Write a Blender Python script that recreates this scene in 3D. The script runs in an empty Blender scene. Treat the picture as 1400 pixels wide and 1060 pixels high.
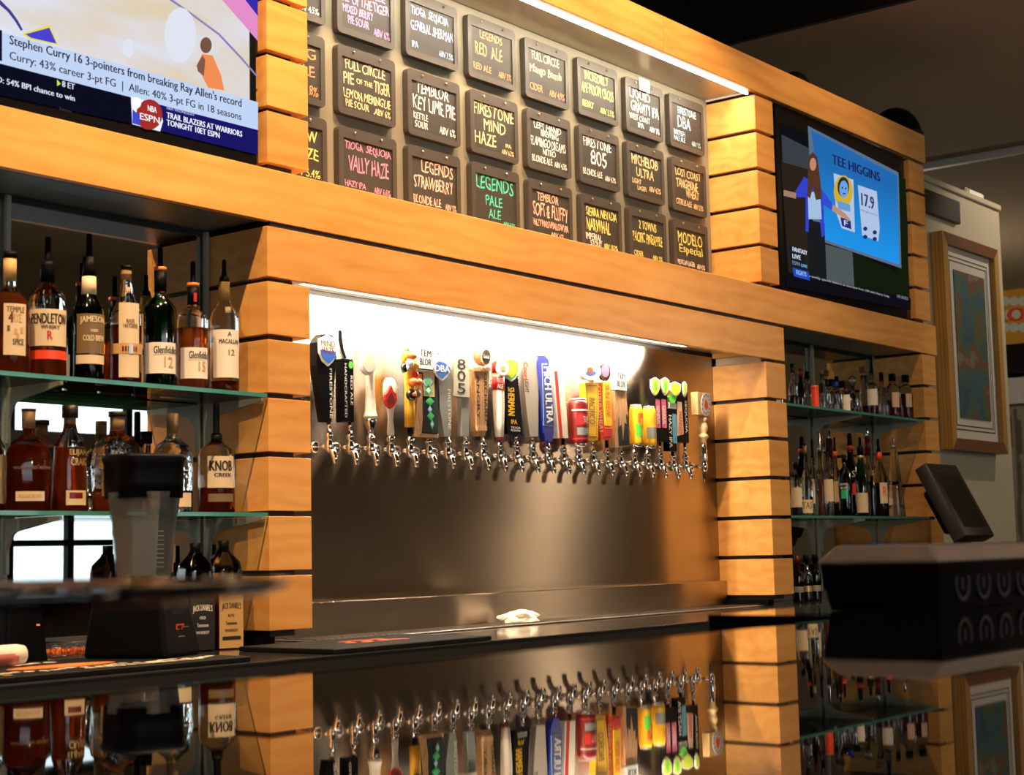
import bpy, bmesh, math, random
from mathutils import Vector, Matrix
SC = bpy.context.scene
COL = SC.collection
random.seed(7)
PI = math.pi
R = math.radians

# ---------------------------------------------------------------- camera
CAM = Vector((-2.821, -3.0093, -0.0732))
FPX, YAW, PIT, ROL = 2180.3, -0.9055, 0.1027, -0.0218
_F = Vector((-math.sin(YAW)*math.cos(PIT), math.cos(YAW)*math.cos(PIT), math.sin(PIT)))
_R0 = Vector((math.cos(YAW), math.sin(YAW), 0)); _U0 = _R0.cross(_F)
_R = _R0*math.cos(ROL) + _U0*math.sin(ROL); _U = -_R0*math.sin(ROL) + _U0*math.cos(ROL)
cd = bpy.data.cameras.new('camera'); cam = bpy.data.objects.new('camera', cd); COL.objects.link(cam)
cam.matrix_world = Matrix(((_R.x, _U.x, -_F.x, CAM.x), (_R.y, _U.y, -_F.y, CAM.y), (_R.z, _U.z, -_F.z, CAM.z), (0, 0, 0, 1)))
cd.sensor_width = 36; cd.sensor_fit = 'HORIZONTAL'; cd.lens = FPX/1400*36
cd.clip_start = 0.02; cd.clip_end = 100
cd.dof.use_dof = True; cd.dof.focus_distance = 5.0; cd.dof.aperture_fstop = 6.3
SC.camera = cam

def W(px, py, Y):                      # the point of the plane y = Y that lies at that place of the photograph
    r = _F*FPX + _R*(px-700) + _U*(530-py)
    return CAM + r*((Y-CAM.y)/r.y)
def WZ(px, py, Z):
    r = _F*FPX + _R*(px-700) + _U*(530-py)
    return CAM + r*((Z-CAM.z)/r.z)

# ---------------------------------------------------------------- world, lights, exposure
SC.view_settings.view_transform = 'Standard'; SC.view_settings.look = 'None'
SC.view_settings.gamma = 1; SC.view_settings.use_curve_mapping = False
SC.view_settings.exposure = 0.28
wd = bpy.data.worlds.new('world'); SC.world = wd; wd.use_nodes = True
wd.node_tree.nodes['Background'].inputs[0].default_value = (0.75, 0.88, 1.0, 1)
wd.node_tree.nodes['Background'].inputs[1].default_value = 1.0
FLOOR = -1.235
WARM = (1.0, 0.66, 0.36)
def spot(x, y, z, tx, ty, tz, power, color=WARM, size=R(95), blend=.6, rad=.018):
    d = bpy.data.lights.new('downlight_or_fill', 'SPOT'); d.energy = power; d.color = color
    d.spot_size = size; d.spot_blend = blend; d.shadow_soft_size = rad
    o = bpy.data.objects.new('downlight_or_fill', d); COL.objects.link(o); o.location = (x, y, z)
    o.rotation_euler = (Vector((tx, ty, tz))-Vector((x, y, z))).to_track_quat('-Z', 'Y').to_euler()
    return o
def area(x, y, z, sx, sy, rot, power, color=WARM):
    d = bpy.data.lights.new('area_light', 'AREA'); d.shape = 'RECTANGLE'; d.size = sx; d.size_y = sy
    d.energy = power; d.color = color
    o = bpy.data.objects.new('area_light', d); COL.objects.link(o); o.location = (x, y, z); o.rotation_euler = rot
    return o
# downlights in a row over the back bar
for x, p in ((-1.9, 60), (-.75, 62), (.45, 60), (1.65, 40)):
    spot(x, -.78, 2.6, x+.25, .15, 0.2, p*3.6, size=R(88))
spot(3.1, -.8, 2.6, 3.2, .15, .5, 40, size=R(88))
# room downlights over the customers' side
for x, y, p in ((-2.2, -2.6, 25), (.5, -3.2, 30), (3.6, -3.0, 22), (2.2, -5.2, 24)):
    spot(x, y, 2.6, x, y+.01, 0, p, size=R(120))
def fill_point(x, y, z, power, color=(1, .74, .48), rad=.12):  # added point lights, out of view, to lift the dim ceiling and room
    d = bpy.data.lights.new('room_fill', 'POINT'); d.energy = power; d.color = color; d.shadow_soft_size = rad
    o = bpy.data.objects.new('room_fill', d); COL.objects.link(o); o.location = (x, y, z)
fill_point(6.6, -3.4, 1.3, 42); fill_point(.4, -5.6, 1.2, 36); fill_point(9.0, 2.2, 1.2, 30, (1, .85, .66))
spot(7.7, .8, 2.2, 7.7, .81, 0, 40, color=(1, .86, .7), size=R(130))
spot(5.6, -.9, 2.25, 5.2, .3, 1.1, 55, color=(1, .82, .62), size=R(70))
spot(-.4, -2.5, 2.6, -.4, -2.1, 0, 75, size=R(70))  # added fill spot above the bar, brightens the caddy lid
# led strips: lower recess (behind the header) and upper recess (behind the top beam)
area(1.215, .135, .672, 2.09, .02, (R(30), 0, 0), 31, (1.0, .86, .68))
area(1.33, .05, 1.712, 2.50, .012, (R(20), 0, 0), 32, (1.0, .84, .62))

# ---------------------------------------------------------------- materials
def nodes(m): m.use_nodes = True; return m.node_tree.nodes, m.node_tree.links
def mat(name, col, rough=.5, metal=0, **k):
    m = bpy.data.materials.new(name); n, l = nodes(m); b = n['Principled BSDF']
    b.inputs['Base Color'].default_value = (*col, 1); b.inputs['Roughness'].default_value = rough; b.inputs['Metallic'].default_value = metal
    if 'ior' in k: b.inputs['IOR'].default_value = k['ior']
    if 'coat' in k: b.inputs['Coat Weight'].default_value = k['coat']; b.inputs['Coat Roughness'].default_value = .05
    if 'aniso' in k:
        b.inputs['Anisotropic'].default_value = k['aniso']; b.inputs['Anisotropic Rotation'].default_value = k.get('arot', 0)
        t = n.new('ShaderNodeTangent'); t.direction_type = 'RADIAL'; t.axis = 'Z'; l.new(t.outputs[0], b.inputs['Tangent'])
    if 'noise' in k:
        sc, amt = k['noise']; tc = n.new('ShaderNodeTexCoord'); mp = n.new('ShaderNodeMapping'); mp.inputs['Scale'].default_value = k.get('nscale', (1, 1, 1))
        nz = n.new('ShaderNodeTexNoise'); nz.inputs['Scale'].default_value = sc; nz.inputs['Detail'].default_value = 4
        rp = n.new('ShaderNodeMix'); rp.data_type = 'RGBA'
        l.new(tc.outputs['Object'], mp.inputs[0]); l.new(mp.outputs[0], nz.inputs[0]); l.new(nz.outputs['Fac'], rp.inputs[0])
        rp.inputs[6].default_value = (*[c*(1-amt) for c in col], 1); rp.inputs[7].default_value = (*[min(1, c*(1+amt)) for c in col], 1)
        l.new(rp.outputs[2], b.inputs['Base Color'])
        if k.get('bump'):
            bp = n.new('ShaderNodeBump'); bp.inputs['Strength'].default_value = k['bump']; bp.inputs['Distance'].default_value = .002
            l.new(nz.outputs['Fac'], bp.inputs['Height']); l.new(bp.outputs[0], b.inputs['Normal'])
    return m
def wood(name, c1, c2, rough=.35, axis='X', vscale=1.0):
    m = bpy.data.materials.new(name); n, l = nodes(m); b = n['Principled BSDF']; b.inputs['Roughness'].default_value = rough
    tc = n.new('ShaderNodeTexCoord'); oi = n.new('ShaderNodeObjectInfo'); mp = n.new('ShaderNodeMapping')
    ad = n.new('ShaderNodeVectorMath'); ad.operation = 'MULTIPLY_ADD'; ad.inputs[1].default_value = (13, 7, 9)
    cr = n.new('ShaderNodeCombineXYZ')
    for i in range(3): l.new(oi.outputs['Random'], cr.inputs[i])
    l.new(cr.outputs[0], ad.inputs[0]); l.new(tc.outputs['Object'], ad.inputs[2]); l.new(ad.outputs[0], mp.inputs[0])
    s = {'X': (1.1, 4.5, 4.5), 'Z': (4.5, 4.5, 1.1)}[axis]; mp.inputs['Scale'].default_value = [v*vscale for v in s]
    nz = n.new('ShaderNodeTexNoise'); nz.inputs['Scale'].default_value = 2.0; nz.inputs['Detail'].default_value = 5; nz.inputs['Distortion'].default_value = 1.6
    wv = n.new('ShaderNodeTexWave'); wv.wave_type = 'BANDS'; wv.bands_direction = 'Z' if axis == 'X' else 'X'
    wv.inputs['Scale'].default_value = 1.3; wv.inputs['Distortion'].default_value = 9; wv.inputs['Detail'].default_value = 3; wv.inputs['Detail Scale'].default_value = 1.4
    fine = n.new('ShaderNodeTexNoise'); fine.inputs['Scale'].default_value = 26; fine.inputs['Detail'].default_value = 3
    for t in (nz, wv, fine): l.new(mp.outputs[0], t.inputs['Vector'])
    mx = n.new('ShaderNodeMath'); mx.operation = 'MULTIPLY_ADD'; mx.inputs[1].default_value = .28
    l.new(wv.outputs['Fac'], mx.inputs[0]); l.new(nz.outputs['Fac'], mx.inputs[2])
    m2 = n.new('ShaderNodeMath'); m2.operation = 'MULTIPLY_ADD'; m2.inputs[1].default_value = .12
    l.new(fine.outputs['Fac'], m2.inputs[0]); l.new(mx.outputs[0], m2.inputs[2])
    rp = n.new('ShaderNodeValToRGB'); rp.color_ramp.elements[0].position = .38; rp.color_ramp.elements[1].position = .88
    rp.color_ramp.elements[0].color = (*c2, 1); rp.color_ramp.elements[1].color = (*c1, 1)
    l.new(m2.outputs[0], rp.inputs[0])
    hs = n.new('ShaderNodeHueSaturation'); ml = n.new('ShaderNodeMath'); ml.operation = 'MULTIPLY_ADD'; ml.inputs[1].default_value = .22; ml.inputs[2].default_value = .89
    l.new(oi.outputs['Random'], ml.inputs[0]); l.new(ml.outputs[0], hs.inputs['Value']); l.new(rp.outputs[0], hs.inputs['Color'])
    l.new(hs.outputs[0], b.inputs['Base Color'])
    return m
def emit(name, col, s=1.0):
    m = bpy.data.materials.new(name); n, l = nodes(m); n.clear()
    e = n.new('ShaderNodeEmission'); e.inputs[0].default_value = (*col, 1); e.inputs[1].default_value = s
    o = n.new('ShaderNodeOutputMaterial'); l.new(e.outputs[0], o.inputs[0]); return m
def thin_glass(name, col, spec=1.0, ior=1.5, rough=0.02):
    m = bpy.data.materials.new(name); n, l = nodes(m); n.clear()
    t = n.new('ShaderNodeBsdfTransparent'); t.inputs[0].default_value = (*col, 1)
    g = n.new('ShaderNodeBsdfGlossy'); g.inputs['Roughness'].default_value = rough; g.inputs[0].default_value = (spec, spec, spec, 1)
    f = n.new('ShaderNodeFresnel'); f.inputs[0].default_value = ior
    mx = n.new('ShaderNodeMixShader'); o = n.new('ShaderNodeOutputMaterial')
    l.new(f.outputs[0], mx.inputs[0]); l.new(t.outputs[0], mx.inputs[1]); l.new(g.outputs[0], mx.inputs[2]); l.new(mx.outputs[0], o.inputs[0]); return m
def glass(name, col, rough=0.0, ior=1.4):
    m = bpy.data.materials.new(name); n, l = nodes(m); n.clear()
    g = n.new('ShaderNodeBsdfGlass'); g.inputs[0].default_value = (*col, 1); g.inputs['Roughness'].default_value = rough; g.inputs['IOR'].default_value = ior
    o = n.new('ShaderNodeOutputMaterial'); l.new(g.outputs[0], o.inputs[0]); return m

def liquid(name, col, body=.4):
    m = bpy.data.materials.new(name); n, l = nodes(m); n.clear()
    t = n.new('ShaderNodeBsdfTransparent'); t.inputs[0].default_value = (*col, 1)
    d = n.new('ShaderNodeBsdfDiffuse'); d.inputs[0].default_value = (*[c*.8 for c in col], 1)
    tr = n.new('ShaderNodeBsdfTranslucent'); tr.inputs[0].default_value = (*col, 1)
    g = n.new('ShaderNodeBsdfGlossy'); g.inputs['Roughness'].default_value = .06; f = n.new('ShaderNodeFresnel'); f.inputs[0].default_value = 1.4
    m1 = n.new('ShaderNodeMixShader'); m1.inputs[0].default_value = .6; m2 = n.new('ShaderNodeMixShader'); m2.inputs[0].default_value = body; m3 = n.new('ShaderNodeMixShader')
    o = n.new('ShaderNodeOutputMaterial')
    l.new(d.outputs[0], m1.inputs[1]); l.new(tr.outputs[0], m1.inputs[2]); l.new(t.outputs[0], m2.inputs[1]); l.new(m1.outputs[0], m2.inputs[2])
    l.new(f.outputs[0], m3.inputs[0]); l.new(m2.outputs[0], m3.inputs[1]); l.new(g.outputs[0], m3.inputs[2]); l.new(m3.outputs[0], o.inputs[0]); return m

def srgb(r, g, b):
    f = lambda c: (c/255/12.92) if c/255 <= .04045 else ((c/255+.055)/1.055)**2.4
    return (f(r), f(g), f(b))
M = {}
M['wood'] = wood('maple_wood', (.84, .42, .115), (.72, .31, .070), .30)
M['core'] = mat('dark_core', (.012, .009, .007), .6)
M['black'] = mat('black_plastic', (.004, .004, .005), .42, ior=1.16)
M['blackm'] = mat('black_matte', (.010, .010, .010), .7)
M['blackg'] = mat('black_gloss', (.006, .006, .007), .06, ior=1.6)
M['bar'] = mat('polished_bar_top', (.006, .006, .007), .018, ior=1.9)
M['steel'] = mat('brushed_steel', (.40, .335, .27), .27, 1, aniso=1.0, arot=.25, noise=(3, .06), nscale=(.6, 1, 8))
M['steel2'] = mat('plain_steel', (.52, .49, .45), .3, 1)
M['steeld'] = mat('dull_steel', (.30, .32, .31), .42, 1, noise=(5, .15))
M['chrome'] = mat('chrome', (.80, .77, .74), .08, 1)
M['counter'] = mat('back_counter_stone', (.030, .028, .026), .10, ior=1.6, noise=(60, .4))
M['menuwall'] = mat('menu_wall_paint', (.235, .21, .15), .6, noise=(6, .04))
M['soffit'] = mat('recess_soffit', (.42, .38, .30), .30, .6)
M['beige'] = mat('beige_plaster', (.42, .37, .26), .8, noise=(4, .05))
M['ceil'] = mat('ceiling_paint', (.36, .27, .17), .9, noise=(2, .05))
M['dark'] = mat('dark_ceiling', (.006, .005, .005), .9)
M['brown'] = mat('dark_brown_wood', (.020, .009, .006), .45)
M['room'] = mat('room_wall_paint', (.12, .095, .06), .8, noise=(3, .1))
M['floor'] = mat('dark_floor_tile', (.05, .035, .025), .4, noise=(8, .3))
M['white'] = mat('white_paint', (.75, .72, .66), .5)
M['slate'] = mat('chalkboard_slate', (.032, .026, .020), .6, noise=(14, .25))
M['slatef'] = mat('chalkboard_frame', (.050, .041, .032), .5)
M['shelfglass'] = thin_glass('shelf_glass', (.90, .94, .92), .55)
M['shelfedge'] = mat('glass_edge_green', (.06, .28, .22), .12, coat=1)
M['mirror'] = mat('mirror', (.80, .84, .82), .0, 1)
M['bracket'] = mat('bracket_grey', (.30, .31, .26), .3, .2)
M['clear'] = thin_glass('clear_bottle_glass', (.93, .95, .94), 1.0, 1.6, .09)
M['greeng'] = thin_glass('green_bottle_glass', (.05, .42, .12), 1.0, 1.7, .09)
M['brownish'] = thin_glass('dark_bottle_glass', (.10, .04, .02), 1.0, 1.7, .09)
M['blueg'] = thin_glass('blue_bottle_glass', (.03, .06, .30), 1.0, 1.7, .09)
M['amber'] = liquid('amber_whiskey', (.62, .13, .02), .45)
M['amberd'] = liquid('dark_amber_whiskey', (.40, .055, .012), .4)
M['ambero'] = liquid('light_amber_whiskey', (.72, .24, .04), .4)
M['liqclear'] = liquid('clear_spirit', (.88, .90, .88), .06)
M['liqdark'] = mat('dark_spirit', (.015, .004, .003), .1)
M['liqgreen'] = liquid('green_seen_spirit', (.06, .22, .04), .3)
M['cork'] = mat('cork_stopper', (.30, .16, .07), .7, noise=(60, .3))
M['cream'] = mat('cream_paper', srgb(226, 200, 160), .6)
M['creamw'] = mat('off_white_paper', srgb(238, 226, 205), .6)
M['tan'] = mat('tan_paper', srgb(205, 160, 95), .6)
M['gold'] = mat('gold_foil', (.62, .42, .14), .35, .7)
M['ivory'] = mat('ivory_enamel', srgb(236, 222, 198), .3)
M['olive'] = mat('olive_brown_paper', srgb(120, 95, 60), .55)
M['oranget'] = mat('orange_plastic', srgb(240, 120, 30), .4)
M['red'] = mat('red_plastic', srgb(205, 40, 30), .35)
M['reddk'] = mat('dark_red_plastic', srgb(120, 25, 22), .35)
M['redor'] = mat('orange_red_plastic', srgb(235, 75, 35), .4)
M['yellow'] = mat('yellow_plastic', srgb(250, 188, 30), .35)
M['yellowd'] = mat('amber_yellow_resin', srgb(245, 175, 40), .45, noise=(40, .2), bump=.6)
M['orange'] = mat('orange_resin', srgb(225, 110, 40), .45, noise=(40, .2), bump=.6)
M['bluec'] = mat('blue_enamel', srgb(30, 45, 140), .25)
M['blueb'] = mat('bright_blue_enamel', srgb(50, 95, 175), .3)
M['ltblue'] = mat('light_blue_enamel', srgb(150, 205, 225), .3)
M['teal'] = mat('teal_enamel', srgb(95, 165, 180), .35)
M['green'] = mat('bright_green_enamel', srgb(95, 200, 60), .35)
M['greeny'] = mat('yellow_green_enamel', srgb(190, 215, 50), .35)
M['mint'] = mat('mint_green_enamel', srgb(60, 190, 130), .35)
M['pink'] = mat('pink_enamel', srgb(225, 100, 130), .35)
M['peach'] = mat('peach_enamel', srgb(235, 190, 150), .4)
M['grey'] = mat('grey_resin', srgb(140, 140, 128), .4, noise=(30, .15))
M['greyl'] = mat('light_grey_plate', srgb(190, 178, 155), .4)
M['silver'] = mat('silver_lacquer', (.50, .46, .40), .3, .7)
M['handlewood'] = wood('handle_wood', (.62, .34, .15), (.38, .17, .06), .4, 'Z', 6)
M['barrelwood'] = wood('barrel_wood', (.34, .15, .06), (.20, .08, .03), .4, 'Z', 6)
M['palewood'] = wood('pale_turned_wood', (.80, .54, .25), (.66, .38, .14), .4, 'Z', 5)
M['cloth'] = mat('white_cloth', srgb(240, 232, 215), .9, noise=(50, .1), bump=.8)
M['rubber'] = mat('rubber_mat', (.006, .006, .006), .6, ior=1.25)
M['jar'] = liquid('jar_plastic', (.88, .86, .83), .22)
M['frost'] = None
M['lid'] = liquid('clear_lid_plastic', (.85, .76, .70), .6)
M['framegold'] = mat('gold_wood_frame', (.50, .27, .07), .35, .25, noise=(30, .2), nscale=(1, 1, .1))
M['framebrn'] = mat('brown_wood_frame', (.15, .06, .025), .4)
M['mat'] = mat('grey_mat_board', (.50, .46, .40), .8)
M['led'] = emit('led_strip', (1.0, .86, .72), 5)
M['ledw'] = emit('led_strip_white', (1.0, .85, .80), 7)
for nm, c in dict(cw=(250, 235, 225), pink=(240, 150, 205), blue=(170, 195, 240), org=(245, 150, 95), yel=(235, 200, 90), lem=(238, 226, 120), peach=(250, 208, 150), mauve=(215, 140, 175), rose=(250, 190, 170), teal=(70, 210, 180), white=(250, 240, 225), sky=(190, 220, 240)).items():
    M['chalk_'+nm] = mat('chalk_marker_'+nm, srgb(*c), .6)
def paint(name, r, g, b, rough=.5):
    if name not in M: M[name] = mat(name, srgb(r, g, b), rough)
    return M[name]
def frosty():
    m = bpy.data.materials.new('frosted_jar_contents'); n, l = nodes(m); n.clear()
    a = n.new('ShaderNodeBsdfTransparent'); a.inputs[0].default_value = (.85, .83, .80, 1)
    b = n.new('ShaderNodeBsdfDiffuse'); b.inputs[0].default_value = (.95, .92, .87, 1)
    t = n.new('ShaderNodeBsdfTranslucent'); t.inputs[0].default_value = (.95, .93, .9, 1)
    m1 = n.new('ShaderNodeMixShader'); m1.inputs[0].default_value = .5; m2 = n.new('ShaderNodeMixShader'); m2.inputs[0].default_value = .88
    o = n.new('ShaderNodeOutputMaterial')
    l.new(b.outputs[0], m1.inputs[1]); l.new(t.outputs[0], m1.inputs[2]); l.new(a.outputs[0], m2.inputs[1]); l.new(m1.outputs[0], m2.inputs[2]); l.new(m2.outputs[0], o.inputs[0])
    return m
M['frost'] = frosty()

def crystal(name, col, bump=.25, sc=18):
    m = glass(name, col, .015, 1.4); n, l = nodes(m)
    g = [q for q in n if q.type == 'BSDF_GLASS'][0]
    tc = n.new('ShaderNodeTexCoord'); nz = n.new('ShaderNodeTexNoise'); nz.inputs['Scale'].default_value = sc; bp = n.new('ShaderNodeBump'); bp.inputs['Strength'].default_value = bump; bp.inputs['Distance'].default_value = .02
    l.new(tc.outputs['Object'], nz.inputs[0]); l.new(nz.outputs['Fac'], bp.inputs['Height']); l.new(bp.outputs[0], g.inputs['Normal']); return m
M['crystal'] = crystal('cut_crystal_glass', (.97, .98, .98), .5, 30)
M['clearg'] = crystal('clear_moulded_glass', (.96, .97, .96), .12, 14)
# ---------------------------------------------------------------- helpers
def link(name, verts, faces, m, parent=None, smooth=False, loc=None):
    me = bpy.data.meshes.new(name); me.from_pydata([tuple(v) for v in verts], [], faces); me.update()
    if m is not None: me.materials.append(m)
    if smooth:
        me.polygons.foreach_set('use_smooth', [True]*len(me.polygons))
    o = bpy.data.objects.new(name, me); COL.objects.link(o)
    if parent is not None: o.parent = parent
    if loc: o.location = loc
    return o
def thing(name, label, cat, loc=(0, 0, 0), group=None, rotz=0):
    o = bpy.data.objects.new(name, None); COL.objects.link(o); o.location = loc; o.rotation_euler = (0, 0, rotz)
    o.empty_display_size = .05
    o['label'] = label; o['category'] = cat
    if group: o['group'] = group
    return o
def tag(o, label, cat, group=None):
    o['label'] = label; o['category'] = cat
    if group: o['group'] = group
    return o
def struct(o): o['kind'] = 'structure'; return o
def boxvf(x0, x1, y0, y1, z0, z1):
    v = [(x, y, z) for z in (z0, z1) for y in (y0, y1) for x in (x0, x1)]
    return v, [(0, 2, 3, 1), (4, 5, 7, 6), (0, 1, 5, 4), (2, 6, 7, 3), (0, 4, 6, 2), (1, 3, 7, 5)]
def box(name, x0, x1, y0, y1, z0, z1, m, parent=None, bev=0, seg=1):
    v, f = boxvf(x0, x1, y0, y1, z0, z1)
    if not bev: return link(name, v, f, m, parent)
    bm = bmesh.new(); vs = [bm.verts.new(p) for p in v]
    for q in f: bm.faces.new([vs[i] for i in q])
    bmesh.ops.bevel(bm, geom=bm.edges[:], offset=bev, segments=seg, affect='EDGES', profile=.5)
    me = bpy.data.meshes.new(name); bm.to_mesh(me); bm.free(); me.materials.append(m)
    if seg > 1: me.polygons.foreach_set('use_smooth', [True]*len(me.polygons))
    o = bpy.data.objects.new(name, me); COL.objects.link(o); o.parent = parent
    return o
def lathevf(prof, n=24, sx=1, sy=1, cx=0, cy=0, p=2.0):
    v = []; f = []
    for r, z in prof:
        for i in range(n):
            a = 2*PI*i/n; c, s = math.cos(a), math.sin(a)
            if p != 2.0:
                k = (abs(c)**p+abs(s)**p)**(-1/p); c, s = c*k, s*k
            v.append((cx+r*sx*c, cy+r*sy*s, z))
    for j in range(len(prof)-1):
        for i in range(n):
            a = j*n+i; b = j*n+(i+1) % n
            f.append((a, b, b+n, a+n))
    if tuple(prof[0]) == tuple(prof[-1]): return v, f
    if prof[0][0] > 1e-5: f.append(tuple(range(n-1, -1, -1)))
    if prof[-1][0] > 1e-5: f.append(tuple(range((len(prof)-1)*n, len(prof)*n)))
    return v, f
def lathe(name, prof, m, parent=None, n=24, sx=1, sy=1, cx=0, cy=0, p=2.0, smooth=True):
    v, f = lathevf(prof, n, sx, sy, cx, cy, p)
    o = link(name, v, f, m, parent)
    if smooth:
        me = o.data; me.polygons.foreach_set('use_smooth', [len(q.vertices) == 4 for q in me.polygons])
    return o
def tube(name, pts, rads, m, parent=None, n=10):
    if not isinstance(rads, (list, tuple)): rads = [rads]*len(pts)
    pts = [Vector(p) for p in pts]; v = []; f = []
    up = None
    for i, p in enumerate(pts):
        t = (pts[min(i+1, len(pts)-1)]-pts[max(i-1, 0)]).normalized()
        if up is None:
            up = t.orthogonal().normalized()
        up = (up - t*up.dot(t)).normalized(); w = t.cross(up)
        for k in range(n):
            a = 2*PI*k/n; v.append(p+(up*math.cos(a)+w*math.sin(a))*rads[i])
    for j in range(len(pts)-1):
        for i in range(n):
            a = j*n+i; b = j*n+(i+1) % n; f.append((a, b, b+n, a+n))
    f.append(tuple(range(n-1, -1, -1))); f.append(tuple(range((len(pts)-1)*n, len(pts)*n)))
    o = link(name, v, f, m, parent)
    o.data.polygons.foreach_set('use_smooth', [len(q.vertices) == 4 for q in o.data.polygons])
    return o
def prism(name, poly, y0, y1, m, parent=None, plane='XZ'):
    n = len(poly)
    if plane == 'XZ': v = [(a, y0, b) for a, b in poly]+[(a, y1, b) for a, b in poly]
    elif plane == 'XY': v = [(a, b, y0) for a, b in poly]+[(a, b, y1) for a, b in poly]
    else: v = [(y0, a, b) for a, b in poly]+[(y1, a, b) for a, b in poly]
    f = [tuple(range(n)), tuple(range(2*n-1, n-1, -1))]+[(i, i+n, (i+1) % n+n, (i+1) % n) for i in range(n)]
    o = link(name, v, f, m, parent)
    bm = bmesh.new(); bm.from_mesh(o.data); bmesh.ops.recalc_face_normals(bm, faces=bm.faces[:]); bm.to_mesh(o.data); bm.free()
    return o
_tc = {}
def textraw(s):
    if s in _tc: return _tc[s]
    c = bpy.data.curves.new('t', 'FONT'); c.body = s; c.resolution_u = 2; c.align_x = 'LEFT'
    o = bpy.data.objects.new('t', c); COL.objects.link(o)
    me = bpy.data.meshes.new_from_object(o.evaluated_get(bpy.context.evaluated_depsgraph_get())) if False else o.to_mesh()
    vs = [tuple(v.co) for v in me.vertices]; fs = [tuple(p.vertices) for p in me.polygons]
    o.to_mesh_clear(); bpy.data.objects.remove(o); bpy.data.curves.remove(c)
    _tc[s] = (vs, fs); return _tc[s]
def text(s, w, h, m, parent, at=(0, 0, 0), rot=0, curve=None, name='lettering', bold=0, face='-Y', jit=0, arch=0):
    """fit s into w x h, centred at `at`, on a plane facing -Y (or wrapped round a vertical cylinder of radius curve)"""
    vs, fs = textraw(s)
    if not vs: return None
    x0 = min(v[0] for v in vs); x1 = max(v[0] for v in vs); y0 = min(v[1] for v in vs); y1 = max(v[1] for v in vs)
    out = []; c, sn = math.cos(rot), math.sin(rot)
    layers = [(0, 0)] if not bold else [(-bold, 0), (bold, 0)]
    allf = []
    for li, (dx, dy) in enumerate(layers):
        for q in vs:
            u = ((q[0]-x0)/(x1-x0+1e-9)-.5); vv = ((q[1]-y0)/(y1-y0+1e-9)-.5)
            if jit: vv += jit*math.sin(u*23+len(s)); u += jit*.3*math.sin(u*17+vv*3)
            a = u*w+dx; b = vv*h+dy+arch*(1-4*u*u)
            a, b = a*c-b*sn, a*sn+b*c
            if curve:
                r = curve; th = a/r
                out.append((at[0]+r*math.sin(th), at[1]-r*math.cos(th), at[2]+b))
            elif face == '-Y': out.append((at[0]+a, at[1]-li*.00006, at[2]+b))
            elif face == '+Z': out.append((at[0]+a, at[1]+b, at[2]+li*.00006))
            elif face == '-X': out.append((at[0]-li*.00006, at[1]-a, at[2]+b))
        allf += [tuple(i+li*len(vs) for i in f) for f in fs]
    return link(name, out, allf, m, parent)
def patch(name, r, th0, th1, z0, z1, m, parent, cx=0, cy=0, n=10, sy=1, top=None):
    """label wrapped on a cylinder, angle 0 faces -Y, positive towards +X"""
    v = []; f = []
    for i in range(n+1):
        a = th0+(th1-th0)*i/n
        for z in (z0, z1 if top is None else z1+top(i/n)): v.append((cx+r*math.sin(a), cy-r*math.cos(a)*sy, z))
    for i in range(n): f.append((2*i, 2*i+2, 2*i+3, 2*i+1))
    return link(name, v, f, m, parent, smooth=True)

# ================================================================ the room
ZC = -.300                                  # back counter top
ZB = -.165                                  # bar top
struct(box('floor', -6, 12.2, -7.2, 5.2, FLOOR-.05, FLOOR, M['floor']))
struct(box('ceiling', 3.65, 12.2, -7.2, 5.2, 2.30, 2.36, M['ceil']))
struct(box('ceiling', -6, 3.62, -7.2, 5.2, 3.0, 3.06, M['dark']))
struct(box('trim_1', 3.62, 3.65, -7.2, 5.2, 2.30, 3.0, M['dark']))
struct(box('trim_2', 6.50, 6.56, -3.2, 5.2, 2.255, 2.2995, M['white'], bev=.006))
struct(box('wall_left', -6.1, -6, -7.2, 5.2, FLOOR, 3.0, M['room']))
struct(box('wall_far', -6, 12.2, 5.2, 5.3, FLOOR, 3.0, M['room']))
struct(box('wall_right', 12.2, 12.3, -7.2, 5.2, FLOOR, 3.0, M['beige']))
# partition carrying the back bar
struct(box('wall_back', -5.99, 4.245, .262, .36, FLOOR, 1.80, M['core']))
# street wall behind the customers with its window (seen in the mirror)
struct(box('wall_front', -6, -4.6, -7.3, -7.2, FLOOR, 3.0, M['room'])); struct(box('wall_front', 1.0, 3.9, -7.3, -7.2, FLOOR, 3.0, M['room']))
struct(box('wall_front', -4.6, 1.0, -7.3, -7.2, 1.9, 3.0, M['room'])); struct(box('wall_front', -4.6, 1.0, -7.3, -7.2, FLOOR, -.3, M['brown']))
w2 = struct(box('window_2', -4.6, 1.0, -7.30, -7.24, 1.82, 1.9, M['black']))
for x in (-4.6, -3.2, -1.8, -.4, .94): box('mullion', x, x+.06, -7.28, -7.22, -.30, 1.82, M['black'], w2)
struct(box('wall_front', 6.25, 12.2, -7.3, -7.2, FLOOR, 3.0, M['room']))
struct(box('wall_front', 3.9, 6.25, -7.3, -7.2, 1.42, 3.0, M['room']))
struct(box('wall_front', 3.9, 6.25, -7.3, -7.2, FLOOR, -.30, M['brown']))
w1 = struct(box('window_1', 3.9, 6.25, -7.30, -7.24, 1.34, 1.42, M['black']))
for i, x in enumerate((3.90, 4.48, 5.04, 5.62, 6.19)): box('mullion', x, x+.06, -7.28, -7.22, -.30, 1.34, M['black'], w1)
box('spandrel', 3.96, 6.19, -7.26, -7.21, .34, .96, M['brown'], w1)
for z in (-.30, .05): box('transom', 3.96, 6.19, -7.27, -7.23, z, z+.05, M['black'], w1)
sky = emit('daylight_street', (.80, .92, 1.0), 2.3)
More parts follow.
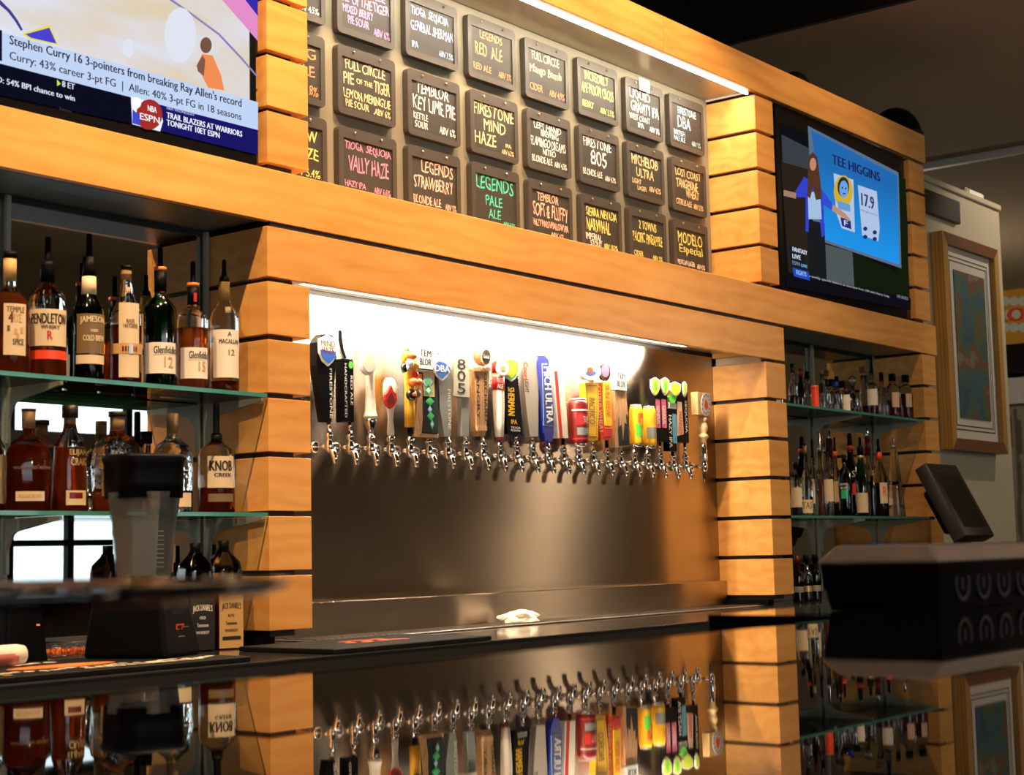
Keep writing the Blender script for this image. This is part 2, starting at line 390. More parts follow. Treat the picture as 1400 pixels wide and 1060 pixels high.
box('pane', 3.96, 6.19, -7.265, -7.262, -.26, 1.34, thin_glass('window_glass', (.95, .97, .97), .6), w1)
dl = box('daylit_street', -7.5, 8.5, -9.2, -9.1, -1.2, 2.4, sky); struct(dl); dl.name = 'wall_street'
lintel = struct(box('trim_3', -6, 12.2, -7.19, -7.1, 1.55, 1.75, M['brown']))

# ================================================================ the back bar
PITCH, GAP, ZL0, ZU0 = .152, .0142, .6385, 1.706
def column(name, label, x0, x1, y0, ztop, n, plinth=False, coreinset=(.018, .045)):
    t = thing(name, label, 'column', (x0, y0, ztop-n*PITCH), 'slatted maple columns of the back bar')
    zb = ztop-n*PITCH
    box('core', coreinset[0], x1-x0-coreinset[1], .02, .24-y0, -.002, n*PITCH+.012, M['core'], t)
    for k in range(n):
        z1 = n*PITCH-k*PITCH
        box('block', 0, x1-x0, 0, .24-y0, z1-PITCH+GAP, z1, M['wood'], t, bev=.0012)
    if plinth: box('plinth', .0, .045, .03, .23, -(zb-ZC)+.001, -.001, M['black'], t)
    return t
column('slatted_column', 'maple block column left of the beer taps, beneath the long header board', 0, .151, 0, ZL0, 6, True)
column('slatted_column', 'maple block column at the right end of the beer taps', 2.6075, 2.7617, 0, ZL0, 6, True)
column('slatted_column', 'maple block column right of the far liquor shelves, beside the gold picture frame', 4.075, 4.218, 0, ZL0+PITCH, 7, True)
column('slatted_column', 'maple block column between the basketball television and the chalkboard menu', .0184, .169, .018, ZU0, 5)
column('slatted_column', 'maple block column between the chalkboard menu and the right television', 2.631, 2.776, .018, ZU0, 5)
column('slatted_column', 'maple block column at the far right edge of the right television', 4.070, 4.232, .018, ZU0, 5)
# long boards
def board(name, label, segs, y0, y1, z0, z1):
    t = thing(name, label, 'board', (segs[0][0], y0, z0))
    for a, b in segs: box('board', a-segs[0][0], b-segs[0][0], 0, y1-y0, 0, z1-z0, M['wood'], t, bev=.0012)
    return t
t = board('fascia_board', 'long maple fascia board under both televisions and the chalkboard menu', [(-3.2, 4.262)], .008, .03, .8003, .9390)
box('ledge', .0, 7.45, .022, .23, .118, .1385, M['wood'], t)
t = board('header_board', 'maple header board directly above the white glow over the beer taps', [(0, 2.7617)], 0, .022, .6513, .7840)
box('end_return', 0, .148, .022, .238, 0, .1327, M['wood'], t); box('end_return', 2.6105, 2.7617, .022, .24, .02, .1327, M['wood'], t)
box('dark_batten', .02, 2.74, .012, .03, .1335, .148, M['core'], t)
t = board('top_beam', 'uppermost maple beam across the chalkboard menu and right television', [(-3.2, 1.975), (1.978, 4.262)], .018, .04, 1.7211, 1.8583)
box('ledge', 0, 7.45, .022, .26, .117, .137, M['wood'], t)
# recess behind the taps
t = thing('steel_splashback', 'brushed stainless steel wall sheet behind the row of beer taps', 'splashback', (.151, .24, ZC))
box('sheet', .0, 2.4565, 0, .012, .0, .975, M['steel'], t)
lr = thing('steel_ledge', 'low stainless steel ledge along the foot of the steel wall', 'ledge', (.151, .2, ZC))
box('ledge', .0, 2.45, .004, .039, .001, .098, M['steel'], lr, bev=.002)
box('side_plate', 2.4, 2.4, 0, 0, 0, 0, M['steel'], lr) if False else None
t = thing('recess_ceiling', 'pale metal panel closing the tap recess behind the header board', 'panel', (.151, .03, .69))
box('panel', 0, 2.455, 0, .208, 0, .01, M['soffit'], t)
box('light_strip', .02, 2.10, .09, .12, -.012, -.001, M['led'], t)
t = thing('metal_plate', 'grey metal plate above the uppermost block of the right tap column', 'plate', (2.62, .03, .6405))
box('plate', 0, .12, 0, .2, 0, .0295, M['greyl'], t)
# menu recess
struct(box('wall_menu', .169, 2.631, .2386, .258, .94, 1.7205, M['menuwall']))
t = thing('menu_soffit', 'grey soffit panel with a thin white light strip above the chalkboards', 'panel', (.169, .041, 1.7215))
box('panel', 0, 2.46, 0, .196, 0, .01, M['soffit'], t)
box('light_strip', .0, 2.46, .004, .013, -.010, -.001, M['ledw'], t)
box('trim_strip', 2.452, 2.46, .0, .196, -.006, 0, M['white'], t)
# tv niches
struct(box('wall_niche', -3.2, .0184, .2386, .258, .94, 1.7205, M['core']))
struct(box('wall_niche', 2.776, 4.07, .2386, .258, .94, 1.7205, M['core']))
# soffits over the liquor shelves, mirrors
def shelf_bay(x0, x1, side, zs, poles):
    t = thing('shelf_soffit', 'dull steel soffit panel over the %s liquor shelves' % side, 'panel', (x0, .034, .800))
    box('panel', 0, x1-x0, 0, .2, 0, .012, M['steeld'], t)
    t = thing('bar_mirror', 'large mirror behind the %s liquor shelves' % side, 'mirror', (x0, .242, ZC))
    box('mirror_glass', 0, x1-x0, 0, .008, .03, 1.094, M['mirror'], t)
    box('top_trim', 0, x1-x0, -.006, 0, 1.086, 1.10, M['blackm'], t)
    box('bottom_curb', 0, x1-x0, -.014, .008, .001, .029, M['steeld'], t)
    for i, z in enumerate(zs):
        which = ('upper', 'lower')[i]
        s = thing('glass_shelf', '%s glass shelf of the %s liquor bay' % (which, side), 'shelf', (x0, 0, z))
        box('shelf_pane', 0.002, x1-x0-.003, .0015, .225, -.010, 0, M['shelfglass'], s)
        box('front_edge', 0.002, x1-x0-.003, 0, .0015, -.010, 0, M['shelfedge'], s)
    for i, x in enumerate(poles):
        s = thing('shelf_standard', 'slim grey upright with curved shelf brackets, %s in the %s liquor bay' % (('first from the left', 'second from the left', 'third from the left')[i], side), 'shelf support', (x, .226, ZC))
        box('upright', -.006, .006, -.002, .0095, .03, 1.098, M['bracket'], s)
        for z in zs:
            zz = z-ZC-.0105; pr = [(0, zz), (-.212, zz), (-.212, zz-.008)]
            pr += [(-.012-.2+.155*q, zz-.008-.022*q) for q in (.25, .5, .75, 1)]
            for q in range(1, 7):
                a = q/6*PI/2; pr.append((-.057+.045*math.sin(a), zz-.030-.055*(1-math.cos(a))))
            pr += [(-.012, zz-.13), (0, zz-.13)]
            prism('bracket', pr, -.004, .004, M['bracket'], s, 'YZ')
shelf_bay(-3.0, -.001, 'left', (.345, .040), (-.622, -.008, -1.30))
shelf_bay(2.763, 4.072, 'right', (.487, .045), (2.775, 3.436, 4.037))
# back counter and its cabinet
t = thing('back_counter', 'dark polished back counter running below the shelves and taps', 'counter', (-3.2, -.385, FLOOR))
H = ZC-FLOOR
box('counter_top', 0, 7.455, 0, .64, H-.035, H, M['counter'], t, bev=.003)
box('counter_top', 7.456, 8.2, 0, .45, H-.035, H, M['counter'], t, bev=.003)
box('front_edge', 0, 8.2, -.002, .0, H-.035, H-.004, M['blackm'], t)
box('edge_trim', 0, 8.2, -.003, .0, H-.0038, H-.0003, M['steel2'], t)
for i in range(10):
    b = box('cabinet_door', .01+.82*i, .82*(i+1)-.01, .03, .05, .10, H-.05, M['blackm'], t, bev=.002)
    box('door_handle', .1+.82*i, .3+.82*i, .012, .022, H-.14, H-.128, M['steel2'], b)
box('cabinet_body', 0, 7.455, .051, .64, .0, H-.036, M['black'], t)
# drip tray
t = thing('drip_tray', 'long shallow stainless steel drip tray below the beer taps', 'tray', (.2, .03, ZC))
box('tray', 0, 2.38, 0, .168, .0005, .004, M['steel2'], t, bev=.001)
for i in range(2): lathe('drain_screw', [(.007, .004), (.007, .006), (.0, .0075)], M['chrome'], t, 12, cx=.25+1.3*i, cy=.03)
gv = []; gf = []
for i in range(95):
    v, f = boxvf(.012+i*.025, .018+i*.025, .02, .15, .004, .0062); gf += [tuple(j+len(gv) for j in q) for q in f]; gv += v
g = link('grille', gv, gf, M['chrome'], t); g['kind'] = 'stuff'

# ---------------------------------------------------------------- the customers' bar
t = thing('bar_counter', 'glossy black bar top in the foreground mirroring the taps', 'bar', (-6, -2.95, FLOOR))
box('bar_top', .05, 14.5, 0, .86, ZB-FLOOR-.04, ZB-FLOOR, M['bar'], t, bev=.003)
box('bar_front', .05, 14.5, .25, .30, .0, ZB-FLOOR-.041, M['brown'], t)
box('bar_rail', .05, 14.5, .80, .84, .0, ZB-FLOOR-.041, M['blackm'], t)

# ---------------------------------------------------------------- right-hand end: wall with the picture, the room beyond
struct(box('wall_end', 4.262, 5.30, .07, .55, FLOOR, 1.69, M['beige']))
struct(box('trim_4', 4.262, 5.30, .055, .07, 1.66, 1.69, M['beige'], bev=.004))
struct(box('trim_5', 4.262, 4.72, .045, .069, 1.50, 1.615, M['brown'], bev=.003))
t = thing('exit_light', 'small grey light unit on top of the beige wall end', 'light', (4.95, .1, 1.6905))
box('housing', 0, .24, 0, .1, 0, .05, M['greyl'], t, bev=.01); box('lens', .03, .21, -.004, .0, .01, .04, M['white'], t)
def WX(px, py, X):
    r = _F*FPX + _R*(px-700) + _U*(530-py)
    return CAM + r*((X-CAM.x)/r.x)
XR = 11.9
def farbox(name, p0, p1, m, parent=None, dx=.05, x=XR):
    a = WX(p0[0], p0[1], x); b = WX(p1[0], p1[1], x)
    return box(name, x, x+dx, min(a.y, b.y), max(a.y, b.y), min(a.z, b.z), max(a.z, b.z), m, parent)
struct(farbox('trim_6', (1345, 312), (1440, 330), M['brown']))
struct(farbox('trim_7', (1345, 358), (1440, 392), M['brown']))
struct(farbox('trim_8', (1345, 468), (1440, 512), M['dark'], dx=.2))
struct(farbox('trim_9', (1345, 515), (1440, 548), M['white'], dx=.1))
sg = thing('stained_glass_sign', 'backlit stained glass panel with red lettering at the far right edge', 'sign', tuple(WX(1400, 465, XR)))
o0 = Vector(sg.location)
def sgq(name, x0, y0, x1, y1, m, dx):
    a = WX(x0, y0, XR)-o0; b = WX(x1, y1, XR)-o0
    return box(name, -dx-.004, -dx, min(a.y, b.y), max(a.y, b.y), min(a.z, b.z), max(a.z, b.z), m, sg)
farbox_m = emit('lit_amber_glass', srgb(120, 80, 25), .6)
sgq('backing', 1360, 396, 1440, 465, farbox_m, .0)
for i in range(6):
    for j in range(3):
        a = WX(1375+i*12+(j % 2)*4, 412+j*18, XR)-o0
        c = lathe('glass_disc', [(0, 0), (.045, 0), (.045, .006), (0, .006)], emit('lit_pale_glass', srgb(110, 104, 84), .7) if 'lp' not in M else M['lp'], sg, 12)
        M['lp'] = c.data.materials[0]; c.rotation_euler = (0, -PI/2, 0); c.location = (-.008, a.y, a.z)
tx = text('LOC', .42, .13, emit('lit_red_glass', srgb(120, 25, 15), .8), sg, face='-X', bold=.012)
a = WX(1394, 430, XR)-o0; tx.location = (-.018, a.y, a.z)
t = thing('glazed_door', 'distant dark framed glazed door at the far right edge', 'door', tuple(WX(1392, 765, XR)))
o1 = Vector(t.location)
def dq(name, x0, y0, x1, y1, m, dx=.02, th=.02):
    a = WX(x0, y0, XR)-o1; b = WX(x1, y1, XR)-o1
    return box(name, -dx-th, -dx, min(a.y, b.y), max(a.y, b.y), min(a.z, b.z), max(a.z, b.z), m, t)
dq('frame', 1376, 556, 1398, 900, mat('door_frame_grey', (.035, .038, .035), .5))
for k in range(4): dq('pane', 1380, 570+k*50, 1388, 612+k*50, mat('tan_door_pane', (.22, .14, .07), .3), .045, .004)
dq('jamb', 1366, 548, 1375, 900, M['beige'], .0, .06)
# framed picture
FX0, FX1, FZ0, FZ1 = 4.385, 5.085, .365, 1.415
pc = thing('framed_picture', 'tall framed flower painting in a deep gold wooden frame on the beige wall', 'picture', (FX0, 0, FZ0))
w, h = FX1-FX0, FZ1-FZ0
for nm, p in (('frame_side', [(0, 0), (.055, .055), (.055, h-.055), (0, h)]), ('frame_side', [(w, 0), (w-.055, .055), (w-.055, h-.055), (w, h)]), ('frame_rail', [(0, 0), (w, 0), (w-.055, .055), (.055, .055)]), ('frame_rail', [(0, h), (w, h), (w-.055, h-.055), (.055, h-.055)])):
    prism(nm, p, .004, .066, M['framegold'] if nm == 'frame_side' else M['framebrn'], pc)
for k in range(3):
    box('frame_bead', -.004, 0.0, .012+k*.018, .020+k*.018, 0.01, h-.01, M['gold'], pc)
box('mat_board', .056, w-.056, .03, .035, .056, h-.056, M['mat'], pc)
for k, d in enumerate((.10, .12)):
    v = []; 
    for dd in (d, d+.005): v += [(dd, .0285, dd), (w-dd, .0285, dd), (w-dd, .0285, h-dd), (dd, .0285, h-dd)]
    link('mat_line', v, [(i, (i+1) % 4, (i+1) % 4+4, i+4) for i in range(4)], M['blackm'], pc)
def artmat():
    m = bpy.data.materials.new('flower_painting'); n, l = nodes(m); b = n['Principled BSDF']; b.inputs['Roughness'].default_value = .5
    tc = n.new('ShaderNodeTexCoord'); nz = n.new('ShaderNodeTexNoise'); nz.inputs['Scale'].default_value = 6; nz.inputs['Detail'].default_value = 8; nz.inputs['Distortion'].default_value = .3
    rp = n.new('ShaderNodeValToRGB'); e = rp.color_ramp.elements; e[0].position = .30; e[0].color = (.02, .05, .06, 1); e[1].position = .72; e[1].color = (.16, .14, .08, 1)
    for p, c in ((.42, (.03, .08, .12, 1)), (.50, (.05, .10, .04, 1)), (.58, (.15, .035, .02, 1)), (.63, (.12, .13, .10, 1))):
        q = e.new(p); q.color = c
    l.new(tc.outputs['Object'], nz.inputs[0]); l.new(nz.outputs['Fac'], rp.inputs[0]); l.new(rp.outputs[0], b.inputs['Base Color']); return m
box('painting', .165, w-.15, .026, .0285, .16, h-.165, artmat(), pc)

# ================================================================ chalkboards
BW, BH = .252, .210
def chalkboard(col, row, label, lines, clipped=False):
    x = .489+(col-1)*.3045; z = (1.686, 1.437, 1.192)[row]-BH
    jit = random.Random(col*7+row)
    t = thing('chalkboard', label, 'chalkboard', (x+jit.uniform(-.003, .003), .2380, z+jit.uniform(-.002, .002)), 'beer list chalkboards')
    r = .014; pts = []
    for cx, cz, a0 in ((BW-r, r, -90), (BW-r, BH-r, 0), (r, BH-r, 90), (r, r, 180)):
        for k in range(4): pts.append((cx+r*math.cos(R(a0+k*30)), cz+r*math.sin(R(a0+k*30))))
    x0, x1, z0, z1 = .020, BW-.018, .020, BH-.034
    inner = []
    for px_, pz_ in pts: inner.append((min(max(px_, x0), x1), min(max(pz_, z0), z1)))
    n = len(pts); v = []
    for yy in (-.023, -.002): v += [(p[0], yy, p[1]) for p in pts]
    for yy in (-.023, -.0185): v += [(p[0], yy, p[1]) for p in inner]
    f = []
    for i in range(n):
        j = (i+1) % n
        f += [(i, i+n, j+n, j), (i, j, j+2*n, i+2*n), (i+2*n, j+2*n, j+3*n, i+3*n)]
    f.append(tuple(range(n, 2*n)))
    link('board_frame', v, f, M['slatef'], t)
    box('slate', x0+.0002, x1-.0002, -.0186, -.0170, z0+.0002, z1-.0002, M['slate'], t)
    for sx in (.068, .182): lathe_o = lathe('hook', [(.0, 0), (.0042, .001), (.0042, .004), (0, .006)], M['steel2'], t, 10); lathe_o.rotation_euler = (PI/2, 0, 0); lathe_o.location = (sx, -.023, BH-.013)
    if clipped:
        box('paper_tag', .088, .158, -.0275, -.0265, BH-.036, BH+.012, M['creamw'], t)
    for s, u0, u1, v, hh, c in lines:
        lab = text(s, (u1-u0)*(x1-x0), hh*1.02*(z1-z0), M['chalk_'+c], t, ((x0+(u0+u1)/2*(x1-x0)), -.0189, z1-v*(z1-z0)), bold=.0003, jit=.05)
CB = [
 (0, 0, 'chalkboard mostly hidden behind the left maple column, uppermost', [('ABV 4.5%', .55, .97, .90, .12, 'cw')]),
 (0, 1, 'chalkboard with orange writing half hidden by the left maple column', [('BIG', .5, .92, .16, .2, 'org'), ('ALE', .5, .9, .5, .2, 'org'), ('ABV 7.8%', .42, .96, .86, .18, 'org')]),
 (0, 2, 'chalkboard with yellow writing half hidden by the left maple column', [('BREW', .4, .92, .17, .22, 'lem'), ('FREEZE', .3, .93, .5, .2, 'lem'), ('ABV 5.4%', .4, .96, .86, .15, 'lem')]),
 (1, 0, 'chalkboard with pink writing about mixed berry pie sour', [('FULL CIRCLE', .1, .9, .15, .17, 'pink'), ('PIE OF THE TIGER', .03, .98, .38, .19, 'pink'), ('MIXED BERRY', .04, .65, .60, .15, 'pink'), ('PIE SOUR', .14, .56, .80, .16, 'pink'), ('ABV 6%', .66, .99, .88, .15, 'pink')]),
 (1, 1, 'chalkboard with peach writing about a lemon meringue pie sour', [('FULL CIRCLE', .08, .88, .12, .19, 'peach'), ('PIE', .04, .24, .40, .22, 'peach'), ('OF THE', .30, .62, .40, .10, 'peach'), ('TIGER', .66, .98, .40, .24, 'peach'), ('LEMON MERINGUE', .04, .99, .69, .17, 'peach'), ('PIE SOUR', .08, .54, .88, .14, 'peach'), ('.ABV 6%', .64, .99, .90, .13, 'peach')]),
 (1, 2, 'chalkboard with mauve writing, lowest row beside the left maple column', [('TIOGA  SEQUOIA', .05, .97, .13, .18, 'mauve'), ('VALLY HAZE', .12, .92, .46, .30, 'mauve'), ('HAZY IPA', .04, .45, .86, .12, 'mauve'), ('ABV 6.6%', .62, .96, .88, .12, 'mauve')]),
 (2, 0, 'chalkboard with pale blue writing in the top row', [('TIOGA  SEQUOIA', .06, .88, .16, .20, 'blue'), ('GENERAL SHERMAN', .05, .99, .45, .20, 'blue'), ('IPA', .06, .20, .85, .13, 'blue'), ('ABV 7.5%', .66, .99, .86, .12, 'blue')]),
 (2, 1, 'chalkboard with white writing about a key lime pie kettle sour', [('TEMBLOR', .12, .84, .11, .22, 'cw'), ('KEY LIME PIE', .04, .98, .42, .27, 'cw'), ('KETTLE', .05, .36, .70, .13, 'cw'), ('SOUR', .08, .36, .87, .14, 'cw'), ('ABV 6%', .62, .98, .86, .15, 'cw')]),
 (2, 2, 'chalkboard with rose writing about a strawberry blonde ale', [('LEGENDS', .22, .92, .15, .24, 'rose'), ('STRAWBERRY', .06, .92, .48, .25, 'rose'), ('BLONDE ALE', .04, .64, .84, .17, 'rose'), ('ABV 5%', .74, .99, .88, .12, 'rose')]),
 (3, 0, 'chalkboard with orange writing about a red ale, top row', [('LEGENDS', .22, .76, .12, .16, 'org'), ('RED  ALE', .10, .76, .44, .26, 'org'), ('RED ALE', .05, .48, .84, .14, 'org'), ('ABV 5%', .66, .98, .86, .13, 'org')]),
 (3, 1, 'chalkboard with large peach writing, right of the white key lime pie one', [('FIRESTONE', .02, .99, .14, .26, 'peach'), ('MIND', .25, .78, .45, .24, 'peach'), ('HAZE', .03, .54, .76, .25, 'peach'), ('IPA', .78, .92, .78, .08, 'peach'), ('ABV 6.2%', .68, .98, .93, .10, 'peach')]),
 (3, 2, 'chalkboard with teal writing about a pale ale', [('LEGENDS', .04, .94, .16, .28, 'teal'), ('PALE', .26, .66, .52, .20, 'teal'), ('ALE', .32, .62, .80, .19, 'teal'), ('ABV 5.5%', .68, .98, .95, .08, 'teal')]),
 (4, 0, 'chalkboard with peach writing and orange cider line, top row', [('FULL CIRCLE', .12, .84, .12, .19, 'peach'), ('Mango Bomb', .06, .90, .45, .24, 'peach'), ('CIDER', .05, .38, .84, .16, 'org'), ('ABV 4.9%', .56, .98, .86, .15, 'org')]),
 (4, 1, 'chalkboard with five lines of white writing, middle row of the wall', [('LEFT HAND', .12, .84, .10, .15, 'cw'), ('BREWING', .30, .76, .25, .14, 'cw'), ('FLAMINGO DREAMS', .03, .95, .47, .20, 'cw'), ('NITRO', .34, .68, .66, .14, 'cw'), ('BLONDE ALE', .05, .58, .86, .15, 'cw'), ('ABV 4.3%', .64, .98, .88, .13, 'cw')]),
 (4, 2, 'chalkboard with rose writing, lowest row right of the teal one', [('TEMBLOR', .16, .72, .13, .18, 'rose'), ('SOFT & FLUFFY', .05, .97, .42, .30, 'rose'), ('HAZY MARSHMALLOW IPA', .04, .98, .72, .15, 'rose'), ('ABV 6%', .50, .85, .92, .10, 'rose')]),
 (5, 0, 'chalkboard with lemon yellow writing in the top row', [('INCREDIBLY', .14, .82, .13, .21, 'lem'), ('APE MOON CROSS', .04, .97, .44, .24, 'lem'), ('BERRY', .06, .38, .82, .15, 'lem'), ('ABV 5.5%', .56, .98, .86, .14, 'lem')]),
 (5, 1, 'chalkboard with white writing and three large digits in its middle', [('FIRESTONE', .06, .86, .12, .22, 'cw'), ('805', .26, .72, .46, .34, 'cw'), ('BLONDE ALE', .03, .58, .83, .15, 'cw'), ('ABV 4.7%', .66, .98, .87, .12, 'cw')]),
 (5, 2, 'chalkboard with yellow and white writing about an imperial stout', [('SIERRA NEVADA', .08, .96, .16, .20, 'lem'), ('NARWHAL', .08, .76, .46, .28, 'lem'), ('IMPERIAL', .05, .50, .74, .15, 'cw'), ('STOUT', .18, .50, .89, .12, 'cw'), ('ABV 10.2%', .56, .97, .89, .12, 'lem')]),
 (6, 0, 'chalkboard with white writing and a white paper clipped on top', [('LIQUID', .06, .70, .15, .26, 'cw'), ('GRAVITY IPA', .10, .97, .44, .26, 'cw'), ('WEST COAST', .04, .68, .70, .14, 'cw'), ('IPA', .30, .48, .87, .12, 'cw'), ('ABV 7%', .66, .98, .88, .13, 'cw')]),
 (6, 1, 'chalkboard with peach writing about a light lager, middle row', [('MICHELOB', .08, .90, .17, .24, 'peach'), ('ULTRA', .22, .76, .47, .22, 'peach'), ('LIGHT', .08, .36, .70, .12, 'peach'), ('LAGER', .24, .52, .85, .11, 'peach'), ('ABV 4.2%', .60, .98, .80, .13, 'peach')]),
 (6, 2, 'chalkboard with yellow writing about a pineapple cider, lowest row', [('2 TOWNS', .24, .78, .17, .20, 'lem'), ('PACIFIC PINEAPPLE', .04, .96, .48, .24, 'lem'), ('CIDER', .06, .34, .88, .12, 'lem'), ('ABV 5%', .64, .95, .90, .10, 'lem')]),
 (7, 0, 'chalkboard with pale sky blue writing at the upper right corner', [('FIRESTONE', .22, .84, .13, .18, 'sky'), ('DBA', .20, .64, .42, .30, 'sky'), ('BRITISH', .06, .44, .72, .13, 'sky'), ('PALE ALE', .06, .44, .87, .12, 'sky'), ('ABV 5%', .66, .97, .88, .12, 'sky')]),
 (7, 1, 'chalkboard with peach writing about a tangerine wheat, rightmost of the middle row', [('LOST COAST', .06, .92, .12, .20, 'peach'), ('TANGERINE', .08, .80, .40, .22, 'peach'), ('WHEAT', .40, .84, .62, .20, 'peach'), ('CITRUS ALE', .06, .58, .88, .15, 'peach'), ('ABV 5.5%', .64, .98, .90, .13, 'peach')]),
 (7, 2, 'chalkboard with yellow and white writing at the lower right corner', [('MODELO', .08, .90, .22, .28, 'lem'), ('Especial', .12, .90, .52, .26, 'lem'), ('MEXICAN LAGER', .05, .62, .84, .12, 'cw'), ('ABV 4.5%', .70, .97, .86, .12, 'cw')]),
]
for c, r, lb, ls in CB: chalkboard(c, r, lb, ls, clipped=(c, r) == (6, 0))

# ================================================================ televisions
def tvpoly(name, pts, Y, m, t, o, dy=0.0):
    v = [W(x, y, Y)-o for x, y in pts]
    v = [(p.x, -dy, p.z) for p in v]
    return link(name, v, [tuple(range(len(v)))], m, t)
def tvtext(s, x0, y0, x1, hpx, Y, m, t, o, dy, bold=0):
    a = W(x0, y0, Y); b = W(x1, y0, Y); c = W(x0, y0-hpx, Y); h = c.z-a.z
    w = b.x-a.x
    return text(s, w, h, m, t, ((a.x+b.x)/2-o.x, -dy, a.z+h/2-o.z), bold=bold)
E_ = {}
def E(r, g, b, s=1.0):
    k = (r, g, b, s)
    if k not in E_: E_[k] = emit('screen_%d_%d_%d' % (r, g, b), srgb(r, g, b), s)
    return E_[k]
YT = .040
tv = thing('television', 'large television showing a basketball court and score captions, upper left', 'television', (-1.56, YT, .945), 'televisions in the back bar')
o = Vector(tv.location)
box('casing', 0, 1.560, .004, .06, .005, .775, M['black'], tv, bev=.004)
xs0, xs1, zs0, zs1 = .02, 1.538, .052, .757
for nm, a in (('bezel', (0, 1.560, 0, .004, .005, .05)), ('bezel', (0, 1.560, 0, .004, .758, .775)), ('bezel', (0, .018, 0, .004, .05, .758)), ('bezel', (1.540, 1.560, 0, .004, .05, .758))):
    box(nm, *a, M['blackg'], tv)
def courtmat():
    m = bpy.data.materials.new('screen_court_picture'); n, l = nodes(m); n.clear()
    tc = n.new('ShaderNodeTexCoord'); mp = n.new('ShaderNodeMapping'); mp.inputs['Scale'].default_value = (.8, 1, 3); mp.inputs['Rotation'].default_value = (0, R(-35), 0)
    nz = n.new('ShaderNodeTexNoise'); nz.inputs['Scale'].default_value = 3.2; nz.inputs['Detail'].default_value = 3
    rp = n.new('ShaderNodeValToRGB'); rp.color_ramp.elements[0].position = .35; rp.color_ramp.elements[0].color = (*srgb(205, 190, 165), 1)
    rp.color_ramp.elements[1].position = .72; rp.color_ramp.elements[1].color = (*srgb(205, 212, 235), 1)
    e = n.new('ShaderNodeEmission'); out = n.new('ShaderNodeOutputMaterial')
    l.new(tc.outputs['Object'], mp.inputs[0]); l.new(mp.outputs[0], nz.inputs[0]); l.new(nz.outputs['Fac'], rp.inputs[0]); l.new(rp.outputs[0], e.inputs[0]); l.new(e.outputs[0], out.inputs[0]); return m
box('screen', xs0, xs1, .001, .004, zs0, zs1, courtmat(), tv)
P = lambda nm, pts, c, dy=.001, s=1.0: tvpoly(nm, pts, YT, E(*c, s), tv, o, dy)
P('crowd_picture', [(298, -6), (352, -6), (352, 56)], (210, 130, 185))
P('crowd_picture', [(330, -6), (352, -6), (352, 22)], (50, 40, 160), .0014)
P('court_line', [(-30, -14), (0, 0), (14, 14), (24, 28), (31, 41), (28, 42), (20, 29), (10, 16), (-4, 4), (-34, -8)], (60, 55, 130))
P('court_line', [(228, -6), (262, 18), (300, 46), (330, 78), (352, 104), (352, 107), (328, 80), (298, 48), (260, 20), (222, -6)], (130, 120, 170))
P('key_area', [(30, 46), (68, 34), (80, 62), (40, 54)], (215, 205, 60)); P('key_area', [(34, 47), (67, 38), (77, 60), (42, 52)], (70, 60, 190), .0014)
def blob(nm, cx, cy, rx, ry, c, dy=.0012, s=1.0, n=16, YY=YT, tvv=None, oo=None):
    return tvpoly(nm, [(cx+rx*math.cos(2*PI*i/n), cy+ry*math.sin(2*PI*i/n)) for i in range(n)], YY, E(*c, s), tvv or tv, oo or o, dy)
blob('glare_spot', 246, 48, 22, 38, (207, 209, 222)); blob('glare_spot', 175, 66, 8, 13, (207, 209, 222))
blob('player_picture', 281, 62, 8, 11, (110, 75, 60), .0016); P('player_picture', [(268, 90), (276, 74), (290, 76), (302, 104), (306, 124), (284, 120)], (222, 130, 75), .0018); P('player_picture', [(268, 90), (276, 76), (280, 82), (278, 104), (270, 98)], (120, 80, 70), .0020)
P('caption_band', [(-40, 33), (352, 140), (352, 178), (-40, 77)], (178, 196, 226), .002)
P('ticker_band', [(-40, 77), (178, 133), (178, 169), (-40, 122)], (10, 12, 28), .002)
P('promo_band', [(178, 133), (352, 178), (352, 212), (178, 169)], (24, 20, 92), .002)
P('caption_edge', [(-4, 40), (2, 42), (2, 84), (-4, 82)], (15, 18, 40), .0024)
K = lambda s, x0, y0, x1, h, c, b=.0006: tvtext(s, x0, y0, x1, h, YT, E(*c), tv, o, .003, b)
def slope(s, x0, y0, x1, y1, h, c, b=.0006):
    # world-horizontal line of text: its two ends are both on the screen plane
    a = W(x0, y0, YT); e = W(x1, y1, YT); hh = W(x0, y0-h, YT).z-a.z
    return text(s, e.x-a.x, hh, E(*c), tv, ((a.x+e.x)/2-o.x, -.003, (a.z+e.z)/2+hh/2-o.z), bold=b)
slope('Stephen Curry 16 3-pointers from breaking Ray Allen\'s record', 12, 65, 329, 150, 17, (35, 35, 50))
slope('Curry: 43% career 3-pt FG  |  Allen: 40% 3-pt FG in 18 seasons', 12, 85, 329, 168, 15, (45, 45, 62), .0004)
slope('O: 54% BPI chance to win', -6, 113, 101, 138, 8, (200, 205, 225))
slope('8 ET', 84, 119, 101, 123, 8, (200, 205, 225)); P('play_mark', [(77, 109), (77, 118), (82, 115)], (190, 220, 60), .003)
P('logo_field', [(178, 132), (216, 142), (222, 166), (218, 180), (180, 170)], (225, 228, 235), .0026)
blob('logo_ball', 203, 157, 18, 21, (150, 42, 38), .0030); P('logo_field', [(180, 150), (190, 158), (190, 172), (180, 169)], (60, 70, 190), .0032); blob('logo_field', 185, 141, 7, 8, (235, 235, 240), .0034)
slope('NBA', 201, 152, 213, 155, 8, (240, 240, 245), .0004); slope('ESPN', 190, 163, 217, 170, 9, (240, 240, 245), .0008)
slope('NBA WEDNESDAY', 227, 150, 265, 159, 4, (150, 150, 190)); slope('TRAIL BLAZERS AT WARRIORS', 227, 162, 330, 187, 8, (225, 228, 240)); slope('TONIGHT 10ET ESPN', 227, 172, 299, 189, 8, (225, 228, 240))
